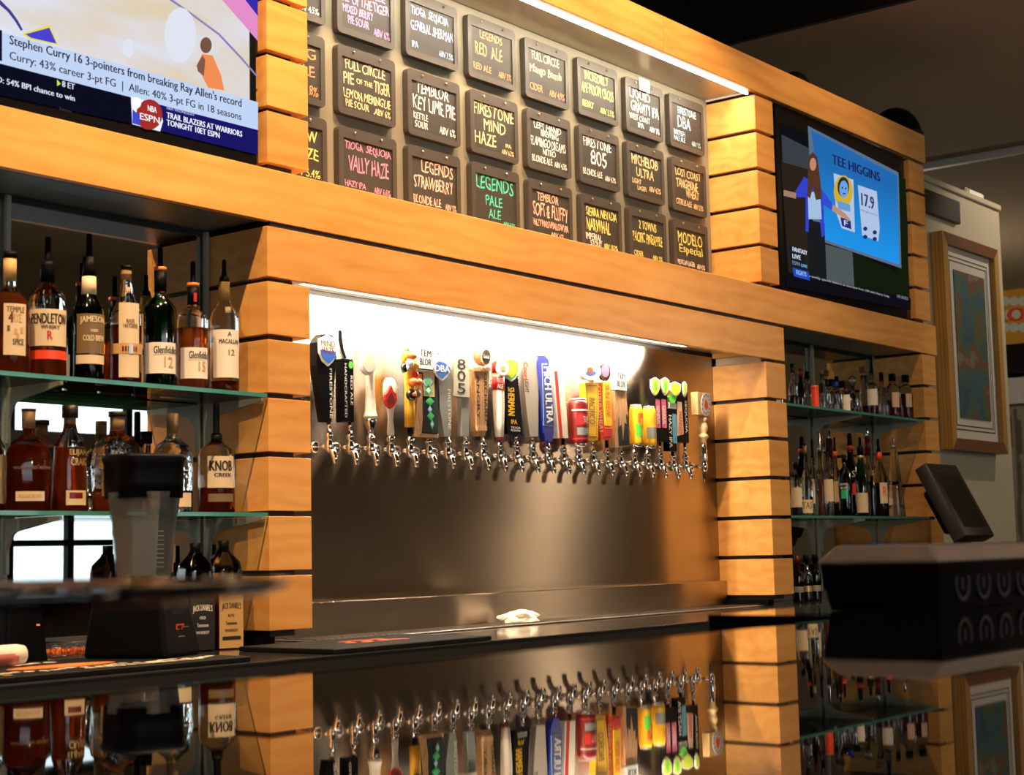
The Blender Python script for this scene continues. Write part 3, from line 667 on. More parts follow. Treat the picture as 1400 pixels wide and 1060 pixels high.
slope('Sanyo', 80, 151, 96, 156, 5, (60, 55, 52), .0002)
# right television
tv2 = thing('television', 'television showing a woman presenting a blue player card, right side', 'television', (2.835, YT, .955), 'televisions in the back bar')
o2 = Vector(tv2.location)
wv = 1.225
box('casing', 0, wv, .004, .06, 0, .764, M['black'], tv2, bev=.004)
for nm, a in (('bezel', (0, wv, 0, .004, 0, .045)), ('bezel', (0, wv, 0, .004, .69, .764)), ('bezel', (0, .028, 0, .004, .045, .69)), ('bezel', (wv-.028, wv, 0, .004, .045, .69))):
    box(nm, *a, M['blackg'], tv2)
box('screen', .028, wv-.028, .001, .004, .045, .69, E(14, 13, 15), tv2)
Q = lambda nm, pts, c, dy=.001, s=1.0: tvpoly(nm, pts, YT, E(*c, s), tv2, o2, dy)
Q('backdrop_picture', [(1068, 184), (1106, 205), (1110, 385), (1078, 376), (1068, 230)], (38, 30, 22))
Q('backdrop_picture', [(1068, 184), (1106, 203), (1106, 232), (1070, 222)], (52, 56, 62), .0014)
Q('hedge_picture', [(1165, 345), (1226, 372), (1226, 240), (1240, 246), (1242, 424), (1170, 404)], (16, 24, 10), .0012)
Q('card_border', [(1104, 172), (1228, 236), (1232, 367), (1128, 332), (1110, 300)], (80, 100, 125), .0016)
def cardmat():
    m = bpy.data.materials.new('screen_blue_card'); n, l = nodes(m); n.clear()
    tc = n.new('ShaderNodeTexCoord'); sx = n.new('ShaderNodeSeparateXYZ'); mr = n.new('ShaderNodeMapRange'); mr.inputs[1].default_value = .08; mr.inputs[2].default_value = .6
    rp = n.new('ShaderNodeValToRGB'); rp.color_ramp.elements[0].color = (*srgb(25, 150, 235), 1); rp.color_ramp.elements[1].color = (*srgb(30, 95, 160), 1)
    e = n.new('ShaderNodeEmission'); out = n.new('ShaderNodeOutputMaterial')
    l.new(tc.outputs['Object'], sx.inputs[0]); l.new(sx.outputs['Z'], mr.inputs[0]); l.new(mr.outputs[0], rp.inputs[0]); l.new(rp.outputs[0], e.inputs[0]); l.new(e.outputs[0], out.inputs[0]); return m
tvpoly('card_field', [(1108, 178), (1226, 240), (1229, 362), (1128, 328), (1126, 300)], YT, cardmat(), tv2, o2, .0020)
Q('post_picture', [(1128, 334), (1165, 345), (1168, 398), (1130, 388)], (72, 78, 80), .0014)
T2 = lambda s, x0, y0, x1, y1, h, c, b=.0006: (lambda a, e: text(s, e.x-a.x, W(x0, y0-h, YT).z-a.z, E(*c), tv2, ((a.x+e.x)/2-o2.x, -.0042, (a.z+e.z)/2+(W(x0, y0-h, YT).z-a.z)/2-o2.z), bold=b))(W(x0, y0, YT), W(x1, y1, YT))
T2('TEE HIGGINS', 1137, 224, 1202, 249, 13, (22, 28, 75), .0032)
Q('player_card', [(1139, 237), (1166, 246), (1168, 318), (1150, 312), (1142, 290)], (165, 180, 205), .0026); blob('player_card', 1152, 262, 13, 22, (190, 160, 40), .0030, 1, 18, YT, tv2, o2)
blob('player_card', 1152, 256, 8, 14, (35, 38, 52), .0034, 1, 16, YT, tv2, o2); blob('player_card', 1152.5, 259, 6, 12, (95, 150, 205), .0036, 1, 16, YT, tv2, o2); Q('player_card', [(1144, 274), (1161, 280), (1162, 290), (1145, 286)], (95, 140, 190), .0036)
blob('player_card', 1150.5, 257, 1, 1.6, (20, 25, 40), .0040, 1, 8, YT, tv2, o2); blob('player_card', 1155, 258, 1, 1.6, (20, 25, 40), .0040, 1, 8, YT, tv2, o2); blob('player_card', 1153, 265, 2.4, 1, (40, 60, 90), .0040, 1, 8, YT, tv2, o2)
Q('player_card', [(1148, 297), (1162, 302), (1163, 314), (1150, 309)], (28, 38, 110), .0036); T2('F', 1153, 308, 1158, 310, 7, (190, 200, 220))
Q('stat_card', [(1172, 253), (1198, 262), (1202, 312), (1200, 330), (1178, 322)], (160, 178, 208), .0026)
T2('17.9', 1177, 281, 1194, 287, 17, (30, 35, 95), .0032); T2('PROJECTION', 1176, 290, 1198, 296, 3, (90, 100, 140), .0002)
for x, y in ((1182, 314), (1195, 319), (1182, 325), (1195, 328)): blob('stat_mark', x, y-1, 3, 3, (30, 35, 100), .0034, 1, 8, YT, tv2, o2)
# presenter on the screen
Q('presenter_picture', [(1102, 300), (1126, 306), (1128, 385), (1104, 378)], (22, 24, 26), .0044)
Q('presenter_picture', [(1098, 242), (1110, 250), (1118, 250), (1124, 268), (1126, 322), (1122, 325), (1117, 270), (1106, 268), (1104, 318), (1100, 316), (1100, 270), (1088, 270), (1086, 262)], (45, 60, 185), .0046)
Q('presenter_picture', [(1120, 256), (1132, 272), (1140, 284), (1136, 288), (1124, 280), (1118, 268)], (50, 68, 190), .0046)
Q('presenter_picture', [(1070, 260), (1087, 264), (1087, 272), (1070, 268)], (150, 115, 95), .0046); Q('presenter_picture', [(1137, 280), (1154, 292), (1161, 300), (1160, 303), (1148, 296), (1136, 288)], (170, 130, 105), .0048)
Q('presenter_picture', [(1103, 262), (1120, 264), (1122, 300), (1104, 300)], (150, 175, 205), .0048)
Q('presenter_picture', [(1104, 214), (1110, 208), (1116, 215), (1120, 245), (1122, 272), (1114, 274), (1110, 256), (1106, 272), (1102, 268)], (75, 48, 32), .0050)
blob('presenter_picture', 1110, 225, 4.5, 9, (175, 125, 100), .0052, 1, 12, YT, tv2, o2)
Q('ticker_band', [(1074, 372), (1244, 408), (1244, 424), (1074, 392)], (14, 12, 18), .0044)
Q('channel_box', [(1078, 335), (1098, 340), (1100, 372), (1080, 366)], (22, 24, 40), .0050); Q('channel_box', [(1082, 366), (1104, 372), (1106, 384), (1084, 378)], (30, 70, 165), .0052)
T2b = lambda s, x0, y0, x1, y1, h, c: (lambda a, e: text(s, e.x-a.x, W(x0, y0-h, YT).z-a.z, E(*c), tv2, ((a.x+e.x)/2-o2.x, -.0056, (a.z+e.z)/2+(W(x0, y0-h, YT).z-a.z)/2-o2.z), bold=.001))(W(x0, y0, YT), W(x1, y1, YT))
T2b('FANTASY', 1082, 344, 1102, 349, 6, (205, 210, 220)); T2b('LIVE', 1082, 353, 1093, 356, 6, (205, 210, 220)); T2b('ESPN', 1082, 362, 1092, 364, 5, (110, 120, 130)); T2b('LIVE', 1094, 365, 1102, 367, 4, (90, 180, 210)); T2b('FIGHTS', 1087, 375, 1101, 379, 6, (140, 175, 230))
T2b('a weekly episode features an interview from 360 with Henry Long', 1105, 383, 1214, 405, 4, (140, 140, 150)); T2b('LIVE SPORTS', 1225, 407, 1240, 411, 4, (110, 110, 130))
# black domed units on top of the beam
for i, (px, w2, hh) in enumerate(((1076, .15, .09), (1212, .25, .14))):
    c = W(px, 100, .19); 
    t = thing('dome_speaker', ('small' if i == 0 else 'large')+' black domed unit lying on top of the maple beam', 'speaker', (c.x, .16, 1.8585-.0035))
    n = 8; prof = [(0, .0), (w2/2, .0), (w2/2, .02)]+[(w2/2*math.cos(q/n*PI/2), .02+hh*math.sin(q/n*PI/2)) for q in range(1, n)]+[(0, .02+hh)]
    lathe('dome', prof, M['black'], t, 24); lathe('rim', [(w2/2-.004, .018), (w2/2+.008, .018), (w2/2+.008, .028), (w2/2-.004, .030), (w2/2-.004, .018)], M['blackm'], t, 24)

# ================================================================ beer taps
YF, ZF = .180, .236
PX = [450, 479, 508, 535, 562, 588, 612.6, 636.6, 661, 684, 707, 730, 751, 771, 793, 812.6, 830, 849.6, 870, 887, 904, 920.7, 937]
def mpp(p): return (Vector(p)-CAM).dot(_F)/FPX
class Tap:
    def __init__(s, i, label, x=None):
        s.px = PX[i] if x is None else x
        s.x = .400+.08585*i if x is None else W(x, 640, YF).x
        s.root = thing('beer_tap', label, 'beer tap', (s.x, YF, ZF), 'beer taps along the steel wall')
        r = s.root
        tube('shank', [(0, .057, 0), (0, .004, 0)], .0065, M['chrome'], r, 10)
        f = lathe('flange', [(.0, 0), (.019, .0), (.019, .004), (.012, .010), (.0, .010)], M['chrome'], r, 18); f.rotation_euler = (PI/2, 0, 0); f.location = (0, .057, 0)
        lathe('faucet_body', [(0, -.022), (.008, -.020), (.013, -.010), (.014, .0), (.012, .010), (.008, .016), (.009, .022), (.0125, .026), (.0125, .034), (.008, .038), (.006, .048), (.0, .048)], M['chrome'], r, 16)
        tube('spout', [(0, -.004, -.010), (0, -.017, -.020), (0, -.023, -.036), (0, -.024, -.052)], [.009, .0095, .0085, .0075], M['chrome'], r, 12)
        s.h = None
        s.m = mpp((s.x, YF, .4))
    def z(s, py, dy=0): return W(s.px, py, YF+dy).z-ZF
    def P(s, x, y, Y): p = W(x, y, Y); return (p.x-s.x, p.z-ZF)
    def ferrule(s, y1, r=.0055, m='chrome'):
        return lathe('ferrule', [(0, .045), (r, .045), (r*.9, s.z(y1)+.004), (0, s.z(y1)+.004)], M[m], s.root, 12)
    def _reg(s, o):
        if s.h is None: s.h = o
        return o
    def par(s): return s.root if s.h is None else s.h
    def poly(s, pts, m, yf=-.012, th=.024, name=None, bev=0):
        q = [s.P(x, y, YF+yf) for x, y in pts]
        o = prism(name or ('handle' if s.h is None else 'badge'), q, yf, yf+th, M[m] if isinstance(m, str) else m, s.par())
        return s._reg(o)
    def box(s, x0, x1, y0, y1, m, yf=-.012, th=.024, name=None):
        return s.poly([(x0, y1), (x1, y1+(x1-x0)*.02), (x1, y0+(x1-x0)*.10), (x0, y0)], m, yf, th, name) if False else s._box(x0, x1, y0, y1, m, yf, th, name)
    def _box(s, x0, x1, y0, y1, m, yf, th, name):
        a = s.P(x0, (y0+y1)/2, YF+yf)[0]; b = s.P(x1, (y0+y1)/2, YF+yf)[0]; c = (x0+x1)/2
        z0 = s.P(c, y1, YF+yf)[1]; z1 = s.P(c, y0, YF+yf)[1]
        o = box(name or ('handle' if s.h is None else 'plate'), a, b, yf, yf+th, z0, z1, M[m] if isinstance(m, str) else m, s.par(), bev=.0015)
        return s._reg(o)
    def lathe(s, prof, m, n=20, sy=1, name=None, cx=None, cy=0):
        c = 0 if cx is None else s.P(cx, 540, YF)[0]
        o = lathe(name or ('handle' if s.h is None else 'ornament'), sorted([(r*s.m, s.z(y)) for r, y in prof], key=lambda q: q[1]) if True else 0, M[m] if isinstance(m, str) else m, s.par(), n, 1, sy, c, cy)
        return s._reg(o)
    def ell(s, cx, cy, rx, ry, m, yf=-.014, th=.006, name='badge', n=20):
        return s.poly([(cx+rx*math.cos(2*PI*k/n), cy+ry*math.sin(2*PI*k/n)) for k in range(n)], m, yf, th, name)
    def txt(s, st, cx, cy, wpx, hpx, m, yf=-.0128, rot=0, bold=.0004, **k):
        # wpx, hpx: size on the face as seen in the picture, before rotation along / across the letters
        p = s.P(cx, cy, YF+yf); p1 = s.P(cx+1, cy, YF+yf); ux = p1[0]-p[0]; uz = s.P(cx, cy-1, YF+yf)[1]-p[1]
        if abs(rot) > 1: w_, h_ = wpx*uz, hpx*ux
        else: w_, h_ = wpx*ux, hpx*uz
        return text(st, w_, h_, M[m] if isinstance(m, str) else m, s.par(), (p[0], yf, p[1]), rot, bold=bold, **k)
def shield(x0, x1, y0, y1):
    w = x1-x0; h = y1-y0; sl = .12*w
    return [(x0+.0*w, y0+.12*h), (x0+.25*w, y0+.06*h), (x0+.5*w, y0), (x0+.75*w, y0+.08*h), (x1, y0+.18*h), (x1-.02*w, y0+.62*h), (x0+.78*w, y0+.86*h), (x0+.52*w, y1), (x0+.22*w, y0+.84*h), (x0+.02*w, y0+.56*h)]
# 1 black tapered handle with blue and white shield
t = Tap(0, 'tap with black tapered handle under a pale blue shield, leftmost of the row'); t.ferrule(577, .0065)
t.poly([(444, 577), (453, 577), (459, 500), (461, 470), (454, 458), (440, 457), (433, 468), (433, 500)], 'black', -.014, .028)
t.poly(shield(436, 461, 458, 501), 'white', -.019, .005); t.poly(shield(437.5, 459.5, 460, 499), 'ltblue', -.0195, .001)
t.poly([(438, 478), (459.5, 481), (459, 489), (449, 497), (440, 488)], 'blueb', -.0199, .0005); t.poly([(438, 465), (459, 468), (459, 481), (438, 478)], 'creamw', -.0199, .0005)
t.txt('MIND', 448.5, 470, 19, 8, 'reddk', -.0202); t.txt('HAZE', 448.5, 479, 17, 8, 'reddk', -.0202)
t.txt('FIRESTONE', 452.5, 538, 68, 3.4, 'creamw', -.0142, -PI/2)
# 2 black square handle with white crescent top
t = Tap(1, 'tap with black square handle topped by a white curved fin'); t.ferrule(577, .0065)
t.box(470, 484, 491, 577, 'black', -.011, .034)
t.poly([(472, 490), (481, 490), (486, 472), (484, 452), (474, 450), (464, 452), (464, 465), (467, 478)], 'white', -.009, .012); t.poly([(472, 490), (467, 478), (464, 465), (464, 452), (467, 451), (468, 464), (470, 478), (474, 490)], 'black', -.0135, .004)
t.txt('HANDCRAFTED', 473, 534, 74, 3, 'creamw', -.0115, -PI/2, bold=0); t.txt('RED ALE', 481, 534, 40, 3, 'creamw', -.0115, -PI/2); t.ell(480, 499, 3, 5, 'green', -.0125, .001)
# 3 cream turned handle with white disc
t = Tap(2, 'tap with cream turned handle, white disc and chrome cup'); t.ferrule(595, .006)
t.lathe([(0, 572), (9.5, 572), (10, 569), (9, 567), (8, 562), (6.5, 540), (6, 520), (6.5, 505), (5, 480), (3.5, 462), (3.5, 459), (0, 458)], 'ivory')
t.ell(505, 495, 10, 18, 'white', -.026, .012); t.ell(505, 495, 7.5, 14, 'ivory', -.027, .001)
t.lathe([(0, 594), (3, 594), (6.5, 584), (8.5, 577), (8.5, 573), (0, 573)], 'chrome', name='cup')
# 4 white paddle with red flame
t = Tap(3, 'tap with short white paddle handle showing a red drop'); t.ferrule(595, .006, 'reddk')
t.lathe([(0, 595), (6.5, 595), (6.5, 590), (5, 575), (6.5, 562), (12, 548), (14, 537), (13, 526), (9, 519), (4, 517), (0, 517)], 'ivory', sy=.45)
t.poly([(535, 527), (538, 535), (542, 539), (543, 548), (539, 556), (534, 559), (529, 555), (526, 547), (527, 540), (531, 536), (533, 531)], 'red', -.020, .007)
t.poly([(535, 536), (538, 542), (540, 549), (537, 553), (532, 553), (529, 548), (532, 541)], 'reddk', -.0205, .001)
# 5 yellow carved figure
t = Tap(4, 'tap with knobbly yellow and orange carved handle'); t.ferrule(592, .006)
t.lathe([(0, 585), (8.5, 584), (8.5, 560), (8, 545), (7.5, 530), (8.5, 515), (9.5, 505), (10, 496), (9, 484), (6, 477), (0, 474)], 'yellowd', 14, .8)
t.lathe([(0, 594), (4, 594), (4, 585), (0, 585)], 'black', name='socket')
rr = random.Random(3)
for cx, cy, rx, ry, m in ((551, 489, 5, 9, 'yellowd'), (556, 497, 8, 6, 'white'), (551, 503, 6, 7, 'blackg'), (553, 503, 5, 5, 'white'), (566, 500, 6, 5, 'yellowd'), (560, 487, 9, 5, 'orange'), (563, 486, 5, 3, 'white'), (561, 523, 8, 6, 'orange'), (570, 523, 6, 5, 'orange'), (561, 540, 9, 8, 'blackg'), (561, 540, 6, 4, 'orange'), (569, 538, 6, 6, 'olive'), (555, 478, 3, 3, 'green'), (566, 512, 5, 5, 'red')):
    p = t.P(cx+2, cy, YF-.02); k = mpp((t.x, YF, .4))
    pr = [(0, -1)]+[(math.cos(a)*1, math.sin(a)) for a in [R(-60), R(-30), 0, R(30), R(60)]]+[(0, 1)]
    yy = -.018-.004*rr.random()-(.004 if m in ('white', 'orange') else 0)
    lathe('carving', [(r*rx*k, p[1]+z*ry*k) for r, z in pr], M[m], t.h, 12, 1, .8, p[0], yy)
# 6 temblor box with mint harlequin
t = Tap(5, 'tap with white lettered cube over a mint green diamond pattern'); t.ferrule(600, .006)
t.box(578, 599, 510, 592, 'blackm', -.013, .024); t.box(579, 594, 508, 542, 'palewood', -.0145, .0014)
t.poly([(566, 597), (576, 597), (583, 511), (574, 511)], 'handlewood', -.012, .02, 'side_bar'); t.box(574, 600, 593, 598, 'handlewood', -.012, .022, 'foot')
t.box(572, 592, 476, 507, 'white', -.018, .036, 'cube'); t.box(571.5, 592, 504.5, 506.5, 'blackm', -.0185, .0006, 'line')
t.txt('TEM', 582, 483, 15, 9, 'blackm', -.0186, bold=.0008); t.txt('BLOR', 582, 495, 15, 9, 'blackm', -.0186, bold=.0008)
for i, (cx, cy, rx, ry) in enumerate(((585, 522, 7, 10), (586, 534, 6, 8), (588, 549, 6, 6), (588, 560, 3, 5), (589, 569, 5, 6), (591, 580, 3, 7))):
    t.poly([(cx-rx, cy), (cx, cy-ry), (cx+rx, cy), (cx, cy+ry)], 'mint' if i % 3 else 'ltblue', -.0155, .001, 'diamond'); t.poly([(cx-rx*.5, cy), (cx, cy-ry*.5), (cx+rx*.5, cy), (cx, cy+ry*.5)], 'white' if i % 2 else 'green', -.016, .0006, 'diamond')
# 7 DBA
t = Tap(6, 'tap with blue and white shield on grey tapered handle'); t.ferrule(597, .006)
t.poly([(608, 597), (616, 597), (618, 560), (617, 520), (615, 500), (600, 500), (600, 520), (602, 560)], 'grey', -.012, .024)
t.poly(shield(592, 617.5, 477, 521), 'white', -.020, .006); t.poly([(594, 499), (600, 494), (608, 496), (616, 503), (615.5, 508), (605, 518), (597, 511)], 'blueb', -.0206, .001)
t.txt('DBA', 605, 504, 20, 9, 'white', -.0210, bold=.001); t.txt('FIRESTONE', 605, 485, 16, 4, 'blueb', -.0210, arch=.002)
t.txt('FIRESTONE', 614.5, 560, 55, 4, 'creamw', -.0123, -PI/2)
# 8 805
t = Tap(7, 'tap with pale plate of three black digits on a grey stem'); t.ferrule(596, .006)
t.poly([(632, 596), (641, 596), (642, 540), (631, 540)], 'grey', -.010, .020)
t.box(620, 642, 486, 543, 'greyl', -.015, .018, 'plate')
for st, cy in (('8', 498), ('0', 514), ('5', 531)): t.txt(st, 631, cy, 11, 14, 'blackm', -.0156, bold=.0006)
# 9 brown barrel
t = Tap(8, 'tap with brown barrel shaped head on a ribbed wooden handle'); t.ferrule(598, .006)
t.poly([(656, 596), (663, 596), (665, 588), (669, 505), (649, 505), (652, 588)], 'handlewood', -.012, .026)
t.poly([(653, 583), (666, 583), (666, 589), (653, 589)], 'handlewood', -.0145, .030, 'collar')
b = lathe('barrel', [(0, -.018), (.024, -.018), (.031, -.008), (.033, 0), (.031, .008), (.024, .018), (0, .018)], M['barrelwood'], t.h, 20); p = t.P(658, 487, YF); b.location = (p[0]+.004, 0, p[1]); b.rotation_euler = (PI/2, 0, 0)
t.ell(665, 488, 6.5, 11.5, 'palewood', -.023, .004); t.ell(665, 488, 5.6, 10, 'brown', -.0236, .001); t.box(661, 669, 485, 490, 'silver', -.0242, .0008, 'band')
t.txt('ANGRY', 654, 543, 60, 4, 'brown', -.0124, -PI/2); t.txt('ORCHARD', 664, 543, 66, 4, 'brown', -.0124, -PI/2)
for x in (648, 652, 656, 661, 666, 669): t.ell(x, 505, 2.2, 3, 'handlewood', -.017, .008, 'tooth', 8)
# 10 red and cream
t = Tap(9, 'tap with red top, round white badge and cream bat handle'); t.ferrule(598, .006)
t.lathe([(0, 602), (4, 602), (4.5, 598), (6, 597), (7, 580), (8, 555), (8, 535), (8, 500), (6, 496), (0, 494)], 'ivory')
t.lathe([(0, 534), (9, 534), (9, 516), (0, 516)], 'red', name='label'); t.lathe([(0, 511), (8.8, 511), (8.8, 497), (6, 494), (0, 493)], 'red', name='cap'); t.lathe([(0, 603), (4.6, 603), (4.6, 598), (0, 598)], 'reddk', name='ring')
t.ell(688, 504, 8.5, 9.5, 'white', -.026, .006); t.ell(688, 504, 3, 3.5, 'tan', -.0265, .001); t.txt('RED', 684, 520, 8, 6, 'creamw', -.0230); t.txt('ALE', 684, 528, 8, 6, 'creamw', -.0230)
# 11 sherman
t = Tap(10, 'tap with black handle lettered in yellow under one bright green tree shield'); t.ferrule(594, .006)
t.poly([(694, 593), (715, 595), (711, 545), (708, 516), (690, 516), (690, 545)], 'black', -.013, .026)
t.poly(shield(688, 710, 489, 522), 'white', -.019, .006); t.poly(shield(689.5, 708.5, 491, 519.5), 'green', -.0196, .001); t.poly(shield(691, 707, 493, 517), 'greeny', -.0200, .001)
t.poly([(695, 497), (698, 505), (699, 514), (693, 513), (693, 505)], 'yellow', -.0204, .0005); t.txt('S', 703, 507, 6, 10, 'greeny', -.0206, bold=.0008); 
t.txt('SHERMAN', 699, 549, 38, 9, 'yellow', -.0134, -PI/2, bold=.0012); t.txt('IPA', 703, 577, 8, 6, 'yellow', -.0134, bold=.0006); t.txt('TIOGA', 705, 585, 13, 3, 'creamw', -.0134); t.txt('SEQUOIA', 705, 589, 13, 3, 'creamw', -.0134)
# 12 coors light
t = Tap(11, 'tap with tall slim silver wedge handle'); t.ferrule(596, .006)
t.poly([(725, 597), (736, 597), (736, 560), (737, 490), (731, 487), (714, 496), (717, 530), (721, 570)], 'silver', -.010, .022)
t.txt('Coors', 719, 508, 25, 6, 'red', -.0106, -PI/2); t.txt('LIGHT', 720.5, 528, 18, 5, 'blackm', -.0106, -PI/2)
# 13 blue
t = Tap(12, 'tap with tall dark blue handle and large white vertical lettering'); t.ferrule(603, .006, 'bluec')
t.poly([(748, 604), (755, 604), (757, 592), (757, 560), (750, 492), (745, 486), (737, 486), (735, 494), (741, 560), (744, 592)], 'bluec', -.014, .028)
t.poly([(743, 582), (756, 583), (753, 540), (748, 497), (741, 497)], 'ltblue', -.0146, .001, 'outline'); t.poly([(744, 581), (756.5, 582), (753.5, 540), (749, 498.5), (742, 498.5)], 'bluec', -.0150, .001, 'panel')
t.txt('MICH ULTRA', 750, 540, 76, 9, 'white', -.0156, -PI/2+.06, bold=.0014)
# 14 white with red stripe
t = Tap(13, 'tap with white square handle and red vertical stripe'); t.ferrule(601, .0065, 'black')
t.poly([(763, 599), (777, 599), (774, 555), (770, 503), (757, 506), (760, 555)], 'ivory', -.010, .024); t.poly([(765.5, 599), (769.5, 599), (762, 507), (758, 507.5)], 'red', -.0106, .001, 'stripe')
# 15 red can
def can(i, label, x0, x1, y0, y1, m, extras):
    t = Tap(i, label); t.ferrule(y1, .0055); c = (x0+x1)/2; r = (x1-x0)/2
    t.lathe([(0, y1), (r*.78, y1), (r*.98, y1-4), (r, y1-7), (r, y0+8), (r*.96, y0+5), (r*.82, y0+1), (r*.80, y0), (0, y0+1)], m, 24, cx=c)
    t.lathe([(0, y1+1.5), (r*.76, y1+1.5), (r*.96, y1-4), (0, y1-4)], 'chrome', 24, name='can_base', cx=c)
    t.lathe([(0, y0+7), (r*1.0, y0+7.5), (r*.84, y0+1), (r*.82, y0-1), (0, y0-1)], 'silver', 24, name='can_lid', cx=c)
    cx = t.P(c, 540, YF)[0]; k = t.m
    for kind, a0, a1, ya, yb, mm in extras:
        patch('label', r*k+.0006, R(a0), R(a1), t.z(yb), t.z(ya), M[mm], t.h, cx=cx)
    return t, cx, r*k
t, cx, r = can(14, 'tap with beer can handle in dark red with pink block', 775.5, 803, 547, 610, 'reddk', [('p', -60, 20, 568, 582, 'red'), ('p', -60, 30, 586, 596, 'grey'), ('p', -90, 60, 561, 563, 'creamw'), ('p', -90, 60, 600, 602, 'red')])
o = text('TRIPLE', .03, .022, M['creamw'], t.h, (cx, 0, t.z(575)), curve=r+.0012); o = text('AMERICAN', .07, .010, M['creamw'], t.h, (0, 0, 0)); o.rotation_euler = (0, 0, 0); o.location = (cx-.0, -r*1.01-.001, t.z(591)); o.scale = (.5, 1, 1)
# 16 pacifico
t = Tap(15, 'tap with yellow square handle topped by a round white badge'); t.ferrule(602, .006)
t.poly([(806, 602), (817, 602), (819, 560), (818, 524), (800, 524), (802, 560), (804, 600)], 'yellow', -.013, .026)
t.poly([(805, 598), (816, 598), (816.5, 527), (802.5, 527)], 'olive', -.0136, .0006, 'outline'); t.poly([(805.6, 597), (815.4, 597), (815.9, 528), (803.1, 528)], 'yellow', -.0140, .0006, 'panel')
t.lathe([(0, 524), (4, 524), (5, 520), (9, 516), (0, 515)], 'ivory', name='neck')
t.ell(808, 508, 14, 12, 'white', -.022, .014); t.ell(808, 510, 7, 3, 'blueb', -.0226, .0008); t.ell(807, 506, 4, 4, 'redor', -.0230, .0008); t.txt('PACIFICO', 809.5, 562, 36, 8, 'olive', -.0146, -PI/2)
# 17 orange and yellow wedge
t = Tap(16, 'tap with leaning orange red and yellow handle under a dark oval badge'); t.ferrule(604, .0065, 'black')
t.poly([(822, 603), (834, 600), (834, 583), (828, 524), (817, 523), (818, 560)], 'redor', -.010, .026)
t.poly([(828, 582), (837, 583), (834, 523), (824, 522)], 'yellow', -.016, .005, 'panel'); t.txt('SUN', 830.5, 535, 18, 6, 'orange', -.0166, -PI/2, bold=.0006); t.txt('BREW', 831.5, 558, 20, 6, 'orange', -.0166, -PI/2, bold=.0006)
t.box(828, 837, 585, 598, 'red', -.016, .006, 'knob'); t.ell(828, 509, 7, 12, 'blackg', -.014, .010); t.ell(828, 507, 5, 9, 'pink', -.0146, .0008); t.txt('CITRUS WHEAT', 820.5, 560, 64, 5, 'peach', -.0106, -PI/2+.05)
# 18 temblor wood
t = Tap(17, 'tap with white lettered cube over orange wood with black tree shape'); t.ferrule(612, .006)
t.poly([(842, 612), (861, 610), (858, 560), (856, 535), (841, 535), (841, 560)], 'handlewood', -.013, .026)
t.poly([(846, 610), (860.5, 609), (858.5, 570), (856, 566), (857, 580), (854, 578), (852, 604), (850, 580), (847, 584), (846, 570), (845, 590)], 'blackm', -.0136, .0008, 'silhouette')
t.box(842, 857, 507, 534, 'white', -.018, .034, 'cube'); t.txt('TEM', 849.5, 514, 11, 8, 'blackm', -.0186, bold=.0007); t.txt('BLOR', 849.5, 525, 11, 8, 'blackm', -.0186, bold=.0007)
# 19, 20 yellow cans
t, cx, r = can(18, 'tap with yellow beer can handle printed with orange fruit', 859, 878, 555, 610, 'yellow', [('p', -40, 30, 566, 580, 'orange'), ('p', -60, 0, 580, 598, 'green'), ('p', -15, 25, 572, 588, 'yellowd')])
t, cx, r = can(19, 'tap with yellow beer can handle banded by a grey sticker', 877, 896, 557, 612, 'yellow', [('p', -80, 20, 585, 600, 'grey'), ('p', -50, 10, 568, 580, 'yellowd')])
# 21 pink black with twin green shields
t = Tap(20, 'tap with black and pink handle and two lime green shields, beside the yellow cans'); t.ferrule(607, .0065)
t.box(896, 913, 520, 604, 'black', -.014, .030); t.box(897, 902.5, 546, 585, 'pink', -.0146, .001, 'stripe'); t.box(905, 911, 546, 585, 'pink', -.0146, .001, 'stripe')
for x0, x1 in ((890.5, 902.5), (905, 915)): t.poly(shield(x0, x1, 516, 541), 'creamw', -.020, .006); t.poly(shield(x0+1, x1-1, 517.5, 539.5), 'greeny', -.0206, .001); t.ell((x0+x1)/2, 528, 2, 7, 'green', -.021, .0006)
t.txt('GENERAL', 900, 568, 26, 4, 'creamw', -.0150, -PI/2); t.txt('GENERAL', 908, 568, 26, 4, 'creamw', -.0150, -PI/2)
# 22 hop leaf, teal
t = Tap(21, 'tap with slim black and teal handle under a green hop leaf'); t.ferrule(618, .006)
t.box(914.5, 925, 559, 617, 'black', -.014, .028); t.box(920, 925, 566, 606, 'teal', -.0146, .001, 'stripe'); t.box(915, 925, 551, 559, 'white', -.015, .028, 'band')
t.poly([(920, 536), (923, 540), (925.5, 543), (924, 548), (922, 552), (918, 552), (915.5, 548), (914, 543), (917, 540)], 'green', -.018, .008); t.txt('HAZY IPA', 917, 590, 44, 4, 'creamw', -.0146, -PI/2)
# 23 peach
t = Tap(22, 'tap with black and peach handle and two lime green shields, last of the close row'); t.ferrule(607, .0065)
t.box(926, 941, 522, 605, 'black', -.014, .030); t.poly([(926.5, 596), (935, 594), (932, 550), (926, 549)], 'peach', -.0146, .001, 'stripe'); t.txt('MANGO', 930.5, 578, 30, 4, 'redor', -.0150, -PI/2); t.txt('SEQUOIA', 938, 570, 44, 3, 'creamw', -.0150, -PI/2)
for x0, x1 in ((916.5, 931), (934, 939.5)): t.poly(shield(x0, x1, 522, 543), 'creamw', -.020, .006); t.poly(shield(x0+1, x1-1, 523.5, 541.5), 'greeny', -.0206, .001)
